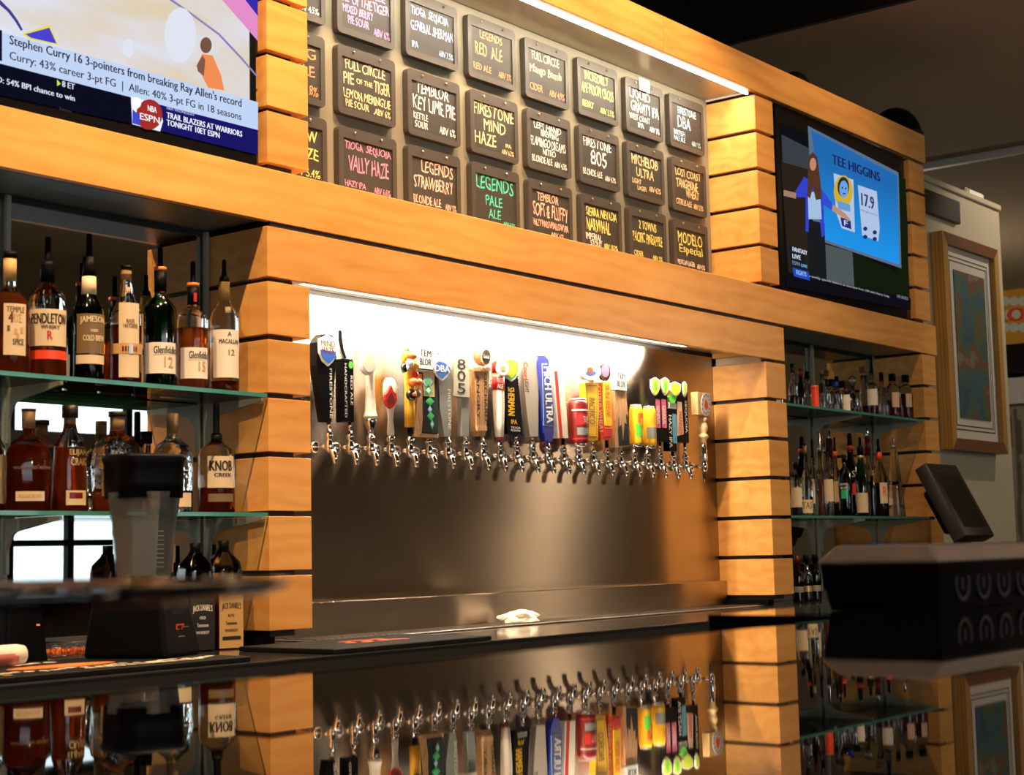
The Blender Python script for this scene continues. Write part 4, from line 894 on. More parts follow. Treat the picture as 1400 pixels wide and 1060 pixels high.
# 24 wooden stout tap
t = Tap(23, 'tall nitro tap with turned pale wooden handle and wooden block, far right of the row', x=963)
for c_ in list(t.root.children):
    if c_.name.startswith('spout'): bpy.data.objects.remove(c_)
t.lathe([(0, 607), (4.5, 607), (4, 603), (5.5, 600), (7.5, 598), (6.5, 595), (4, 593), (6, 589), (6.8, 585), (6, 581), (4, 577), (6.5, 574), (6, 572), (4, 570), (0, 569)], 'palewood', n=20)
t.box(954, 972, 537, 568, 'palewood', -.015, .030, 'block'); t.ell(965.5, 553, 6.8, 16, 'white', -.0162, .0012)
for k in range(12):
    a = 2*PI*k/12; t.ell(965.5+5.2*math.cos(a), 553+12.5*math.sin(a), .7, 1.1, 'blackm', -.0166, .0005, 'letter_mark', 6)
t.poly([(965, 545), (967.5, 551), (968.5, 557), (965.5, 561), (962.8, 556), (963.5, 550)], 'redor', -.0168, .0006)
t.lathe([(0, 660), (1.6, 660), (2.4, 652), (3, 642), (0, 642)], 'blackg', 12, name='stout_spout'); t.lathe([(0, 642), (3, 642), (4, 632), (5.4, 626), (4.6, 620), (4.2, 612), (3.8, 607), (0, 607)], 'chrome', 14, name='faucet_upper')

# ================================================================ bottles
def camang(x, y): return math.atan2(x-CAM.x, y-CAM.y)
class Bottle:
    """profile radii and heights are given as measured on the photograph; the bottle stands at its own real place and size"""
    def __init__(s, label, cx, Y, z0, by, prof, g, liq=None, name='liquor_bottle', group=None, n=24, sy=1, p=2.0, rot=0, cat='bottle', clip=None):
        # by: row of the bottle's base in the photograph (keeps heights right whatever the shelf height)
        s.cx, s.Y, s.by = cx, Y, by
        q = W(cx, by, Y); s.x = q.x; s.k = mpp((s.x, Y, z0+.1)); s.z0 = z0
        s.t = thing(name, label, cat, (s.x, Y, z0), group)
        s.ac = -camang(s.x, Y)
        pr = sorted([(r*s.k, s.z(y)) for r, y in prof], key=lambda a: a[1]); pr[0] = (pr[0][0], 0.0006)
        # smooth the outline a little
        s.pr = pr; s.R = max(r for r, z in pr)
        full = [(0, pr[0][1])]+pr
        g = {'clear': 'clearg'}.get(g, g)
        s.o = lathe('bottle_glass', full+([(pr[-1][0]*.8, pr[-1][1])] if pr[-1][0] > 0 else []), M[g], s.t, n, 1, sy, 0, 0, p)
        if rot: s.o.rotation_euler = (0, 0, rot)
        if liq:
            lv = s.z(liq[1]); ins = []
            for i, (r, z) in enumerate(pr):
                if z < lv: ins.append((max(r-.0028, .002), max(z, .005)))
                else:
                    r0, z0_ = pr[i-1]; f = (lv-z0_)/(z-z0_+1e-9); ins.append((max(r0+(r-r0)*f-.0028, .002), lv)); break
            ins = [(0, .005)]+ins+[(0, ins[-1][1])]
            l_ = lathe('liquor', ins, M[liq[0]], s.t, n, 1, sy, 0, 0, p)
            if rot: l_.rotation_euler = (0, 0, rot)
    def z(s, py): return (W(s.cx, py, s.Y).z-W(s.cx, s.by, s.Y).z)
    def cap(s, prof, m, nm='cap', n=16):
        pr = sorted([(r*s.k, s.z(y)) for r, y in prof], key=lambda a: a[1])
        return lathe(nm, [(0, pr[0][1])]+pr+[(0, pr[-1][1])], M[m], s.t, n)
    def rad(s, z):
        pr = s.pr
        for i in range(1, len(pr)):
            if z <= pr[i][1]: f = (z-pr[i-1][1])/(pr[i][1]-pr[i-1][1]+1e-9); return pr[i-1][0]+(pr[i][0]-pr[i-1][0])*f
        return pr[-1][0]
    def lab(s, y0, y1, d, hw, m, nm='label', off=.0006):
        zc = s.z((y0+y1)/2); r = s.rad(zc)+off
        c = s.ac+R(d)
        return patch(nm, r, c-R(hw), c+R(hw), s.z(y1), s.z(y0), M[m], s.t), c, r
    def txt(s, st, y0, y1, d, hw, m, parent=None, bold=.0003, off=.0014, **k):
        zc = s.z((y0+y1)/2); r = s.rad(zc)+off; c = s.ac+R(d); w = 2*R(hw)*r; h = s.z(y0)-s.z(y1)
        o = text(st, w, h, M[m], parent or s.t, (0, 0, zc), curve=r, bold=bold, **k)
        if o: o.rotation_euler = (0, 0, c)
        return o
    def pourer(s, y0, y1, r=3.2, m='black'):
        return s.cap([(r*1.25, y0+1), (r*1.25, y0-3), (r*1.05, y0-5), (r*1.0, y1+2), (r*.7, y1)], m, 'pourer', 12)
M['dot'] = M['gold']
ZU, ZL, GU = .345, .040, 'bottles on the upper shelf of the left liquor bay'
def S(h, top, nk, sh, by, nr=6): # stock straight bottle: half width, top row, neck bottom row, shoulder row
    return [(h*.94, by), (h, by-3), (h, sh), (h*.93, sh-7), (h*.68, sh-15), (nr*1.15, nk), (nr, nk-6), (nr, top)]
b = Bottle('amber whiskey bottle with orange neck label, leftmost on the upper shelf', 12, .085, ZU, 514, S(27, 352, 395, 420, 514, 8), 'clear', ('amber', 402), group=GU)
b.cap([(10, 352), (10, 344)], 'black'); b.cap([(9, 384), (9, 353)], 'tan', 'neck_label'); l, c, r = b.lab(418, 488, 18, 34, 'cream')
b.txt('TEMPLE', 422, 430, 18, 26, 'olive', l); b.txt('4', 430, 444, 4, 6, 'reddk', l, bold=.0006); b.txt('RYE', 432, 443, 22, 12, 'tan', l); b.txt('SPICE', 466, 474, 26, 16, 'brown', l)
for dx, yy in ((-8, 452), (12, 456), (18, 462), (30, 454)): o, _, _ = b.lab(yy-4, yy+4, dx+6, 4, 'olive' if dx % 3 else 'tan', 'motif', .0010)
b = Bottle('clear shouldered whiskey bottle with a wide cream label and an orange band', 64, .085, ZU, 518, [(24, 518), (26, 515), (26, 420), (25, 408), (20, 398), (11, 390), (10, 386)], 'clear', ('amber', 460), group=GU)
b.cap([(10, 386), (10, 362), (8, 356)], 'black', 'foil'); b.pourer(356, 323, 4); l, c, r = b.lab(425, 475, 4, 66, 'cream')
b.txt('PENDLETON', 431, 445, 6, 56, 'brown', l, bold=.0006); b.txt('WHISKY', 447, 452, 10, 28, 'brown', l); b.txt('R', 455, 466, 8, 7, 'red', l, bold=.0008); b.lab(481, 493, 2, 75, 'redor', 'band')
b = Bottle('very dark whiskey bottle with olive brown label and cream neck band', 121, .085, ZU, 521, S(21, 350, 398, 425, 521, 8), 'brownish', ('liqdark', 420), group=GU)
b.cap([(9.5, 376), (8.5, 364), (8.5, 349)], 'black', 'foil'); b.cap([(10.5, 402), (9.5, 376)], 'cream', 'neck_label'); b.pourer(349, 317, 4); l, c, r = b.lab(429, 483, 14, 62, 'olive')
b.txt('JAMESON', 433, 444, 18, 50, 'cream', l, bold=.0006, arch=.002); b.txt('COLD BREW', 458, 466, 22, 42, 'cream', l, bold=.0005); b.txt('WHISKEY', 450, 454, 20, 14, 'cream', l); b.lab(485, 497, 10, 62, 'cream', 'lower_label')
b = Bottle('corked whiskey bottle with a long paper tongue label and a belt', 172, .085, ZU, 522, [(20, 522), (21, 519), (21, 430), (19, 418), (12, 402), (8, 385), (8, 370)], 'clear', ('amberd', 440), group=GU)
b.cap([(7.5, 378), (7.5, 362)], 'cork', 'cork'); b.cap([(8.5, 363), (8.5, 358)], 'black'); l, c, r = b.lab(411, 512, 14, 40, 'cream'); b.lab(466, 480, 0, 85, 'tan', 'belt', .0016)
b.txt('BASIL', 433, 438, 18, 16, 'olive', l); b.txt('HAYDENS', 439, 445, 18, 26, 'olive', l); b.lab(424, 430, 16, 8, 'gold', 'emblem', .001); b.lab(388, 396, 16, 20, 'peach', 'neck_seal')
for dd in (-10, 0, 10, 28, 38): b.lab(470, 477, dd, 3, 'reddk', 'belt_mark', .0022)
b.lab(467, 480, 18, 8, 'silver', 'buckle', .0024)
b = Bottle('green glass whisky bottle with white label and orange collar', 219, .085, ZU, 524, S(22.5, 362, 398, 420, 524, 7.5), 'greeng', ('liqgreen', 410), group=GU)
b.cap([(8.5, 392), (8.5, 364)], 'black', 'foil'); b.cap([(8.5, 363), (8.8, 358)], 'oranget', 'collar'); b.pourer(358, 330, 3.6); b.lab(378, 393, 24, 22, 'red', 'neck_mark', .0012)
l, c, r = b.lab(463, 505, 2, 62, 'creamw'); b.txt('Glenfiddich', 468, 478, 24, 46, 'brown', l, bold=.0003); b.txt('12', 482, 497, 30, 16, 'tan', l, bold=.0006); b.lab(479.5, 480, 10, 36, 'tan', 'line', .001)
b = Bottle('amber whisky bottle with white label and orange collar, second from the column', 264, .085, ZU, 526, S(21.5, 382, 412, 430, 526, 7.5), 'clear', ('ambero', 440), group=GU)
b.cap([(8.2, 408), (8.2, 383)], 'black', 'foil'); b.cap([(8.5, 383), (8.8, 378)], 'oranget', 'collar'); b.pourer(378, 348, 3.6); b.lab(392, 404, 26, 18, 'red', 'neck_mark', .0012)
l, c, r = b.lab(468, 510, 6, 56, 'creamw'); b.txt('Glenfiddich', 473, 483, 28, 42, 'brown', l, bold=.0003); b.txt('15', 487, 500, 34, 14, 'tan', l, bold=.0006); b.lab(484.8, 485.3, 14, 30, 'tan', 'line', .001)
b = Bottle('tall whisky bottle with gold neck and large white label beside the column', 307, .085, ZU, 529, [(19, 529), (20, 526), (20, 428), (18, 418), (12, 408), (9, 402), (7.5, 374)], 'clear', ('amberd', 512), group=GU)
b.cap([(8.6, 402), (7.6, 376)], 'gold', 'foil'); b.cap([(7, 376), (6.5, 370), (4, 367)], 'black'); b.pourer(367, 345, 3); l, c, r = b.lab(443, 508, 12, 60, 'creamw')
b.txt('MACALLAN', 456, 462, 22, 42, 'brown', l); b.txt('12', 470, 478, 28, 12, 'olive', l); b.txt('A', 446, 452, 20, 8, 'brown', l); b.lab(412, 420, 18, 14, 'gold', 'emblem', .0014)
# lower shelf
GL = 'bottles on the lower shelf of the left liquor bay'
b = Bottle('clear bottle with a black cap and cream label cut by the left edge, lower shelf', -12, .15, ZL, 697, S(18, 562, 590, 612, 697, 8), 'clear', ('amber', 640), group=GL); b.cap([(9, 572), (9, 558)], 'black'); b.lab(618, 685, 20, 60, 'cream')
b = Bottle('wide round shouldered amber bottle with small cream label low down', 38, .085, ZL, 694, [(30, 694), (33, 690), (34, 640), (33, 615), (28, 602), (16, 592), (9, 588), (8.5, 575)], 'clear', ('amberd', 604), group=GL, sy=.7)
b.cap([(9, 580), (9.5, 556)], 'cork', 'stopper'); b.cap([(10, 556), (10, 553)], 'brown', 'stopper_top'); l, c, r = b.lab(667, 680, 6, 34, 'cream'); b.txt('RESERVE', 671, 676, 6, 26, 'tan', l); b.txt('WOODFORD RESERVE', 633, 637, 12, 46, 'olive')
b = Bottle('amber bottle with long flared clear neck and small picture label', 95, .085, ZL, 695, [(25, 695), (27, 692), (25, 660), (24, 630), (23, 608), (19, 596), (11, 585), (8, 572)], 'clear', ('amber', 607), group=GL, sy=.8)
b.cap([(8, 575), (8, 566)], 'cork', 'stopper'); b.cap([(11, 566), (11, 549)], 'brown', 'stopper_top'); l, c, r = b.lab(666, 686, 22, 32, 'cream'); b.lab(669, 677, 20, 20, 'reddk', 'picture', .0012); b.txt('ELIJAH', 610, 620, 30, 30, 'gold'); b.txt('CRAIG', 622, 632, 32, 28, 'gold')
b = Bottle('faceted clear decanter bottle with a gold label lettered W behind the blender jar', 160, .09, ZL, 697, [(28, 697), (32, 690), (34, 650), (36, 625), (33, 608), (22, 597), (11, 590), (10, 582)], 'crystal', ('ambero', 665), group=GL, n=10)
b.cap([(10, 585), (10, 566)], 'cork', 'stopper'); b.cap([(12, 566), (12, 559)], 'brown', 'stopper_top'); l, c, r = b.lab(642, 675, -14, 22, 'gold'); b.txt('W', 650, 660, -16, 12, 'brown', l, bold=.0006)
b = Bottle('slim dark necked bottle standing behind the blender lid', 200, .185, ZL, 697, S(12, 596, 618, 632, 697, 6), 'clear', None, group=GL); b.cap([(8, 600), (8, 584)], 'black')
b = Bottle('round bodied clear bottle with brown stopper right of the blender lid', 236, .10, ZL, 698, [(25, 698), (27, 694), (28, 640), (27, 618), (23, 606), (12, 598), (8, 592), (8, 580)], 'crystal', ('liqclear', 668), group=GL)
b.cap([(8, 590), (8, 562)], 'cork', 'stopper'); b.lab(671, 690, 24, 40, 'cream'); b.lab(640, 641.2, 10, 60, 'cream', 'line')
b = Bottle('square shouldered bourbon bottle with cream label, beside the left column', 296, .085, ZL, 699, [(24, 699), (25, 696), (25, 622), (22, 612), (10, 603), (7.5, 598), (7, 590)], 'clear', ('amberd', 664), group=GL)
b.cap([(8, 603), (8, 592)], 'black', 'foil'); b.pourer(592, 548, 4.5); l, c, r = b.lab(622, 665, 18, 46, 'cream'); b.txt('KNOB', 628, 642, 16, 36, 'brown', l, bold=.0010); b.txt('CREEK', 645, 650, 22, 28, 'brown', l, bold=.0006); b.lab(673, 684, 18, 44, 'olive', 'lower_label')
# on the back counter, left
GC = 'bottles standing on the back counter left of the column'
for cx, m, lm, tm, lb in ((267, 'brownish', 'blackm', 'creamw', 'square bottle with black label and white script on the back counter'), (306, 'clear', 'tan', 'brown', 'square bottle with cream label and dark script on the back counter by the column')):
    b = Bottle(lb, cx, .07, ZC, 884, [(19, 884), (20, 880), (20, 775), (18, 765), (8, 752), (7, 748)], m, ('amberd', 790), group=GC, n=32, p=7, rot=R(-12))
    b.cap([(7.5, 752), (7.5, 736)], 'black'); h = 18.4*b.k; a = R(-12)
    l = box('label', -h, h, -b.R-.0012, -b.R-.0006, b.z(882), b.z(796), M[lm], b.t); l.rotation_euler = (0, 0, a)
    for st, cz, hh_, ww, ar in (("JACK DANIEL'S", 827, 11, 1.6, .003), ('RYE' if lm == 'tan' else 'OLD', 838, 4, .5, 0), ('Tennessee', 848, 5, .95, 0), ('WHISKEY', 858, 4, 1.1, 0)):
        text(st, ww*h, hh_*b.k, M[tm], l, (0, -b.R-.0016, b.z(cz)), bold=.0003, arch=ar)
    if lm == 'tan': box('label_band', -h*.75, h*.8, -b.R-.0016, -b.R-.0012, b.z(871), b.z(866), M['blackm'], l)
for cx, Y, lb in ((263, .17, 'dark bottle standing behind the square black label bottle'), (293, .17, 'dark bottle standing behind the square cream label bottle')):
    b = Bottle(lb, cx, Y, ZC, 878, S(14, 776, 790, 805, 878, 5), 'brownish', ('liqdark', 810), group=GC); b.cap([(6, 780), (6, 762)], 'black'); b.pourer(762, 738, 3)

# right liquor bay
def rb(lb, cx, Y, up, h, top, nk, sh, g, liq, nr=2.6, labs=(), cap=None, pour=None, **k):
    z0, by = (.487, 551.5+(cx-1083)*.105) if up else (.045, 706)
    by += (Y-.0)*-0
    b = Bottle(lb, cx, Y, z0, by, [(h*.95, by), (h, by-2), (h, sh), (h*.85, sh-4), (nr*1.3, nk), (nr, nk-3), (nr, top)], g, liq, group='bottles on the %s shelf of the right liquor bay' % ('upper' if up else 'lower'), n=16, **k)
    if cap: b.cap([(cap[3] if len(cap) > 3 else nr*1.15, cap[0]), ((cap[3] if len(cap) > 3 else nr*1.15), cap[1])], cap[2], n=12)
    if pour: b.pourer(pour[0], pour[1], pour[2] if len(pour) > 2 else 1.6, pour[3] if len(pour) > 3 else 'black')
    for y0, y1, d, hw, m in labs: b.lab(y0, y1, d, hw, m)
    return b
rb('dark bottle with a pale shoulder, leftmost on the upper right shelf', 1085, .09, 1, 6.5, 498, 515, 524, 'clear', ('liqdark', 535), cap=(505, 492, 'brown'))
rb('slim dark bottle second on the upper right shelf', 1096, .12, 1, 6, 500, 516, 526, 'brownish', ('liqdark', 530), cap=(508, 497, 'reddk'))
rb('pale shouldered bottle behind the orange one on the upper right shelf', 1105, .13, 1, 6.5, 505, 518, 526, 'clear', ('liqclear', 535), cap=(510, 500, 'black'))
rb('bright orange red bottle on the upper right shelf', 1115, .08, 1, 5.2, 524, 526, 530, 'clear', None, nr=4.5, labs=((524, 553, 0, 88, 'redor'),), cap=(527, 522, 'redor'))
rb('clear bottle with pale green neck and small white tag', 1125, .11, 1, 8, 505, 518, 531, 'clear', ('liqclear', 540), cap=(505, 499, 'cork', 3), labs=((550, 556, -8, 14, 'creamw'),))
rb('squat clear bottle with blue stopper and an orange tag', 1143, .10, 1, 9, 518, 526, 532, 'clear', ('liqclear', 545), cap=(523, 515, 'bluec', 4.5), labs=())
rb('clear bottle with upright white oval label', 1158, .08, 1, 6.5, 530, 534, 539, 'clear', ('liqclear', 545), labs=((534, 556, 0, 42, 'creamw'),), cap=(532, 526, 'brown'))
b = rb('clear bottle with a ball shaped glass stopper', 1167, .13, 1, 7, 520, 530, 538, 'clear', ('amberd', 550)); b.cap([(2, 520), (4.5, 516), (5.5, 511), (4.5, 507), (1, 505)], 'clear', 'glass_stopper')
rb('tall square clear bottle with a wide cork top', 1183, .145, 1, 7, 504, 520, 528, 'clear', ('amberd', 545), nr=4.5, cap=(500, 492, 'cork', 6))
rb('dark bottle with a white crest label', 1194, .08, 1, 7.5, 500, 518, 524, 'clear', ('amberd', 545), labs=((526, 548, -4, 60, 'creamw'),), pour=(500, 480))
rb('clear empty bottle between the white crest and orange label bottles', 1207, .13, 1, 7, 508, 522, 530, 'clear', ('ambero', 558), cap=(512, 500, 'black'))
rb('round shouldered bottle with pale orange label', 1222, .09, 1, 10, 512, 519, 526, 'clear', ('amberd', 540), nr=4, labs=((530, 550, 22, 30, 'peach'),), cap=(514, 504, 'black', 5))
rb('brown bottle with pale orange label, last on the upper right shelf', 1240, .08, 1, 9, 514, 522, 528, 'clear', ('amberd', 532), nr=4, labs=((532, 550, 26, 28, 'peach'),), cap=(516, 506, 'black', 5))
rb('clear bottle with cream label over dark liquor, leftmost on the lower right shelf', 1090, .08, 0, 8, 640, 650, 658, 'clear', ('liqdark', 694), labs=((667, 694, 0, 60, 'cream'),), cap=(640, 632, 'black'))
b = rb('clear bottle with a low wide cream label printed in orange', 1104, .06, 0, 8.5, 620, 645, 660, 'clear', ('liqclear', 680), labs=((684, 702, 4, 62, 'cream'),), cap=(621, 610, 'cork', 2.6)); b.txt('TAS', 687, 696, 4, 45, 'olive')
rb('slim clear bottle with a pale vertical strip label', 1114, .12, 0, 7, 625, 640, 655, 'clear', ('liqclear', 670), labs=((655, 688, -6, 18, 'cream'),), pour=(625, 600, 1.6))
rb('clear bottle with a bright steel pourer', 1124, .13, 0, 7.5, 616, 640, 652, 'clear', ('ambero', 655), pour=(616, 590, 1.6, 'chrome'))
rb('bottle with plain cream label and clear spirit below it', 1135, .045, 0, 6.8, 616, 638, 650, 'clear', ('liqclear', 655), labs=((656, 686, -4, 64, 'cream'),), pour=(616, 600))
rb('bottle with plain cream label over dark liquor', 1145, .10, 0, 6.5, 616, 638, 648, 'clear', ('liqdark', 688), labs=((658, 686, 6, 60, 'cream'),), pour=(616, 598), cap=(625, 617, 'redor'))
b = rb('round dark bottle with a green emblem', 1157, .045, 0, 9, 630, 640, 648, 'brownish', ('liqdark', 660), labs=(), cap=(633, 622, 'black')); b.lab(670, 682, -4, 30, 'mint'); b.txt('SAUVELL', 661, 664, -8, 40, 'creamw'); b.txt('RUM', 666, 669, -8, 30, 'creamw')
b = rb('tall cobalt blue bottle with an orange red collar', 1166, .125, 0, 9, 612, 628, 638, 'blueg', ('liqdark', 650), nr=4.5, cap=(615, 609, 'redor', 5.2), pour=(609, 592, 3)); b.txt('S', 643, 652, 22, 14, 'creamw', bold=.0005); b.lab(660, 676, 28, 22, 'redor')
b = rb('green champagne style bottle with gold collar and cream label', 1180, .045, 0, 8, 625, 634, 652, 'greeng', ('liqgreen', 650), nr=4.2, labs=((674, 701, 0, 66, 'cream'),), cap=(627, 623, 'gold', 5), pour=(622, 598, 2)); b.cap([(4.8, 622), (4, 612), (2, 610)], 'black', 'foil')
rb('clear bottle with deep red cap and glowing shoulder', 1190, .15, 0, 8, 620, 632, 644, 'clear', ('ambero', 690), nr=3.4, cap=(620, 596, 'reddk', 4), pour=(596, 584, 1.6, 'chrome'))
b = rb('clear bottle with orange neck foil and label over black liquor', 1205, .06, 0, 11, 628, 634, 652, 'clear', ('liqdark', 660), nr=4, labs=((660, 688, 30, 32, 'cream'),), cap=(629, 618, 'redor', 4.6), pour=(618, 600, 2)); b.txt('R', 665, 678, 32, 12, 'redor', bold=.0006)
rb('brown bottle with small round label between green and orange necked bottles', 1194, .045, 0, 4.5, 650, 660, 668, 'brownish', ('liqdark', 672))
b = Bottle('very tall tapering clear bottle, last on the lower right shelf', 1226, .07, .045, 706, [(12, 706), (12.5, 703), (9, 660), (6, 625), (4.5, 615), (4, 612)], 'clear', ('liqclear', 690), n=10, group='bottles on the lower shelf of the right liquor bay'); b.pourer(612, 598, 1.5, 'chrome')
GR = 'dark bottles on the back counter under the right shelves'
for cx, m, c2, lb in ((1092, 'brownish', 'reddk', 'dark bottle with a dull red cap under the right shelves'), (1104, 'clear', 'black', 'dark bottle with a gold band under the right shelves, beside the red capped one'), (1116, 'brownish', 'black', 'dark bottle partly hidden by the garnish caddy, under the right shelves')):
    b = Bottle(lb, cx, .08, ZC, 822, S(8, 765, 778, 788, 822, 3), m, ('liqdark', 790), group=GR, n=16); b.cap([(4, 768), (4, 758)], c2); b.lab(800, 808, 0, 60, 'gold' if m == 'clear' else 'grey')

# ================================================================ blender
MT = ZC+.012
bl = thing('blender', 'large black bar blender with frosted clear jar and black rubber lid', 'blender', (W(196, 880, -.13).x, -.13, MT), rotz=R(20))
def frustum(name, x, y, z0, x2, y2, z1, m, parent, oy=0, bev=0):
    v = [(sx*x, sy*y, z0) for sy in (-1, 1) for sx in (-1, 1)]+[(sx*x2, sy*y2+oy, z1) for sy in (-1, 1) for sx in (-1, 1)]
    f = [(0, 2, 3, 1), (4, 5, 7, 6), (0, 1, 5, 4), (2, 6, 7, 3), (0, 4, 6, 2), (1, 3, 7, 5)]
    bm = bmesh.new(); vs = [bm.verts.new(p) for p in v]
    for q in f: bm.faces.new([vs[i] for i in q])
    bmesh.ops.recalc_face_normals(bm, faces=bm.faces[:])
    if bev: bmesh.ops.bevel(bm, geom=bm.edges[:], offset=bev, segments=3, affect='EDGES', profile=.5)
    me = bpy.data.meshes.new(name); bm.to_mesh(me); bm.free(); me.materials.append(m)
    o = bpy.data.objects.new(name, me); COL.objects.link(o); o.parent = parent; return o
frustum('motor_base', .082, .105, .0005, .058, .085, .150, M['black'], bl, .01, .010)
pn = frustum('control_panel', .052, .003, .016, .040, .003, .128, M['blackg'], bl); 
for v in pn.data.vertices: v.co.y += -.1015+ (v.co.z)*.20
cp = [('motor_label', 'BLENDTEC', .034, .004, .112, 'creamw'), ('motor_label', 'EZ', .034, .024, .060, 'red'), ('motor_label', 'blender', .020, .004, .064, 'creamw'), ('motor_label', '600', .028, .003, .044, 'creamw')]
for i, (nm, st, w_, h_, zz, mm) in enumerate(cp):
    if st == 'BLENDTEC': continue
    text(st, w_, h_, M[mm] if mm != 'red' else M['redor'], bl, (.0 if i != 2 else .028, -.1050+zz*.20, zz), bold=.0006)
box('display', -.026, .026, -.0865, -.086, .088, .104, mat('display_blue_grey', (.02, .03, .06), .2), bl)
bx, bk = bl.location.x, mpp((bl.location.x, -.13, 0))
jz = lambda py: W(196, py, -.13).z-MT
jt = lathe('jar', [(36*bk, jz(798)), (39*bk, jz(790)), (43*bk, jz(745)), (46*bk, jz(712)), (47*bk, jz(708)), (49*bk, jz(700)), (52*bk, jz(678)), (52.5*bk, jz(674)), (50.5*bk, jz(674)), (49*bk, jz(684)), (45*bk, jz(712)), (41*bk, jz(750)), (37*bk, jz(788)), (0, jz(788))], M['jar'], bl, 8, 1, 1, smooth=False); jt.rotation_euler = (0, 0, R(-33))
ct = lathe('frosted_lining', [(0, jz(787)), (37*bk, jz(786)), (41*bk, jz(748)), (44*bk, jz(714)), (43.5*bk, jz(706)), (0, jz(706))], M['frost'], bl, 8, smooth=False); ct.rotation_euler = (0, 0, R(-33))
lathe('jar_foot', [(0, .150), (33*bk, .150), (35*bk, jz(797)), (0, jz(797))], M['clear'], bl, 20)
ld = lathe('lid', [(0, jz(682)), (45*bk, jz(682)), (46*bk, jz(660)), (46*bk, jz(636)), (49*bk, jz(628)), (47*bk, jz(623)), (40*bk, jz(628)), (0, jz(629))], M['black'], bl, 32, 1, 1, p=5, smooth=True); ld.rotation_euler = (0, 0, R(-33))
for i, zz in enumerate(range(9)): box('scale_mark', .0, 12*bk, -47*bk*1.0, -47*bk*1.0+.0005, jz(728+i*6), jz(727.2+i*6), M['grey'], bl).rotation_euler = (0, 0, R(-40))
hd = tube('jar_handle', [(46*bk, 0, jz(706)), (56*bk, 0, jz(694)), (64*bk, 0, jz(700)), (66*bk, 0, jz(715)), (63*bk, 0, jz(745)), (61*bk, 0, jz(762))], [.007, .008, .009, .009, .008, .007], M['lid'], bl, 10); hd.rotation_euler = (0, 0, R(22))
hd = tube('jar_handle_strap', [(47*bk, 0, jz(682)), (60*bk, 0, jz(676)), (72*bk, 0, jz(682)), (74*bk, 0, jz(700)), (70*bk, 0, jz(740)), (66*bk, 0, jz(764))], [.004, .005, .005, .005, .005, .004], M['lid'], bl, 8); hd.rotation_euler = (0, 0, R(22))

# ================================================================ mats, cloths and small things on the back counter
def barmat(label, x0, x1, y0, y1, th, seedn, ovals, marks):
    t = thing('bar_mat', label, 'mat', (x0, y0, ZC+.0005), 'rubber bar mats on the back counter')
    box('mat', 0, x1-x0, 0, y1-y0, 0, th, M['rubber'], t, bev=.002)
    rr = random.Random(seedn)
    for cx, cy, rx, ry in ovals:
        n = 28; link('printed_oval', [(cx+rx*math.cos(2*PI*i/n), cy+ry*math.sin(2*PI*i/n), th+.0006) for i in range(n)], [tuple(range(n))], paint('print_orange', 215, 105, 40), t)
        link('printed_oval', [(cx+rx*.93*math.cos(2*PI*i/n), cy+ry*.8*math.sin(2*PI*i/n), th+.0009) for i in range(n)], [tuple(range(n))], paint('print_orange_light', 235, 135, 60), t)
    for cx, cy, w_, m_ in marks:
        n = 10; rx = w_*rr.uniform(.8, 1.2); ry = w_*rr.uniform(.9, 1.4)
        link('printed_mark', [(cx+rx*(1+.3*math.sin(3*i))*math.cos(2*PI*i/n), cy+ry*math.sin(2*PI*i/n), th+.0012) for i in range(n)], [tuple(range(n))], M[m_], t)
    return t
rr = random.Random(5)
mk = []
for i in range(26): mk.append((.12+i*.026, .075+.012*math.sin(i*1.3), .010, 'creamw'))
for i in range(14): mk.append((.10+i*.03, .275+.01*math.sin(i*1.7), .013, 'creamw'))
for i in range(12): mk.append((.42+i*.026, .042, .010, 'peach' if i % 4 == 1 else 'creamw'))
for i in range(6): mk.append((-.02+.04*i+.04, .03, .010, 'tan'))
barmat('black rubber bar mat with an orange oval and white lettering under the blender', -1.22, -.405, -.372, -.02, .012, 1, [(.44, .16, .13, .05)], mk)
mk = [(.20+.02*i, .14+.02*math.sin(i*2), .012, 'orange') for i in range(10)]+[(.22+.02*i, .19, .010, 'redor') for i in range(8)]
barmat('black rubber bar mat with orange print in front of the tap recess', -.16, .42, -.383, -.06, .012, 2, [], mk)
def cloth(name, label, x, y, z, lx, ly, lz, m, seedn, fold=7):
    rr = random.Random(seedn); bm = bmesh.new(); bmesh.ops.create_icosphere(bm, subdivisions=4, radius=1)
    from mathutils import noise as NZ
    for v in bm.verts:
        p = v.co.copy(); d = NZ.noise(p*1.7+Vector((seedn, 0, 0)))*.32+NZ.noise(p*4.1+Vector((0, seedn, 0)))*.16+.06*math.sin(p.x*fold+p.z*5)
        q = p*(1+d); v.co = Vector((q.x*lx, q.y*ly, max(q.z, -.35)*lz+.35*lz))
    me = bpy.data.meshes.new(name); bm.to_mesh(me); bm.free(); me.materials.append(m); me.polygons.foreach_set('use_smooth', [True]*len(me.polygons))
    o = bpy.data.objects.new(name, me); COL.objects.link(o); o.location = (x, y, z); return o
p = W(715, 850, .10)
tag(cloth('bar_towel', '', p.x, .115, ZC+.0068, .085, .045, .026, M['cloth'], 3), 'crumpled white towel lying on the steel drip tray', 'towel')
p = W(8, 890, -.10)
tw = tag(lathe('rolled_towel', [(0, -.07), (.019, -.068), (.022, -.05), (.022, .05), (.019, .068), (0, .07)], M['cloth'], None, 20), 'rolled white towel with a pink side at the far left of the back counter', 'towel')
tw.rotation_euler = (0, PI/2, 0); tw.location = (p.x-.02, -.09, MT+.0225)
tw2 = lathe('pink_stripe', [(.0222, -.055), (.0226, -.04), (.0226, .03), (.0222, .045)], paint('pink_cloth', 205, 120, 105, .9), tw, 20)
tw2.scale = (.98, 1.002, 1); tw2.location = (.003, 0, 0)
p = W(20, 850, .04)
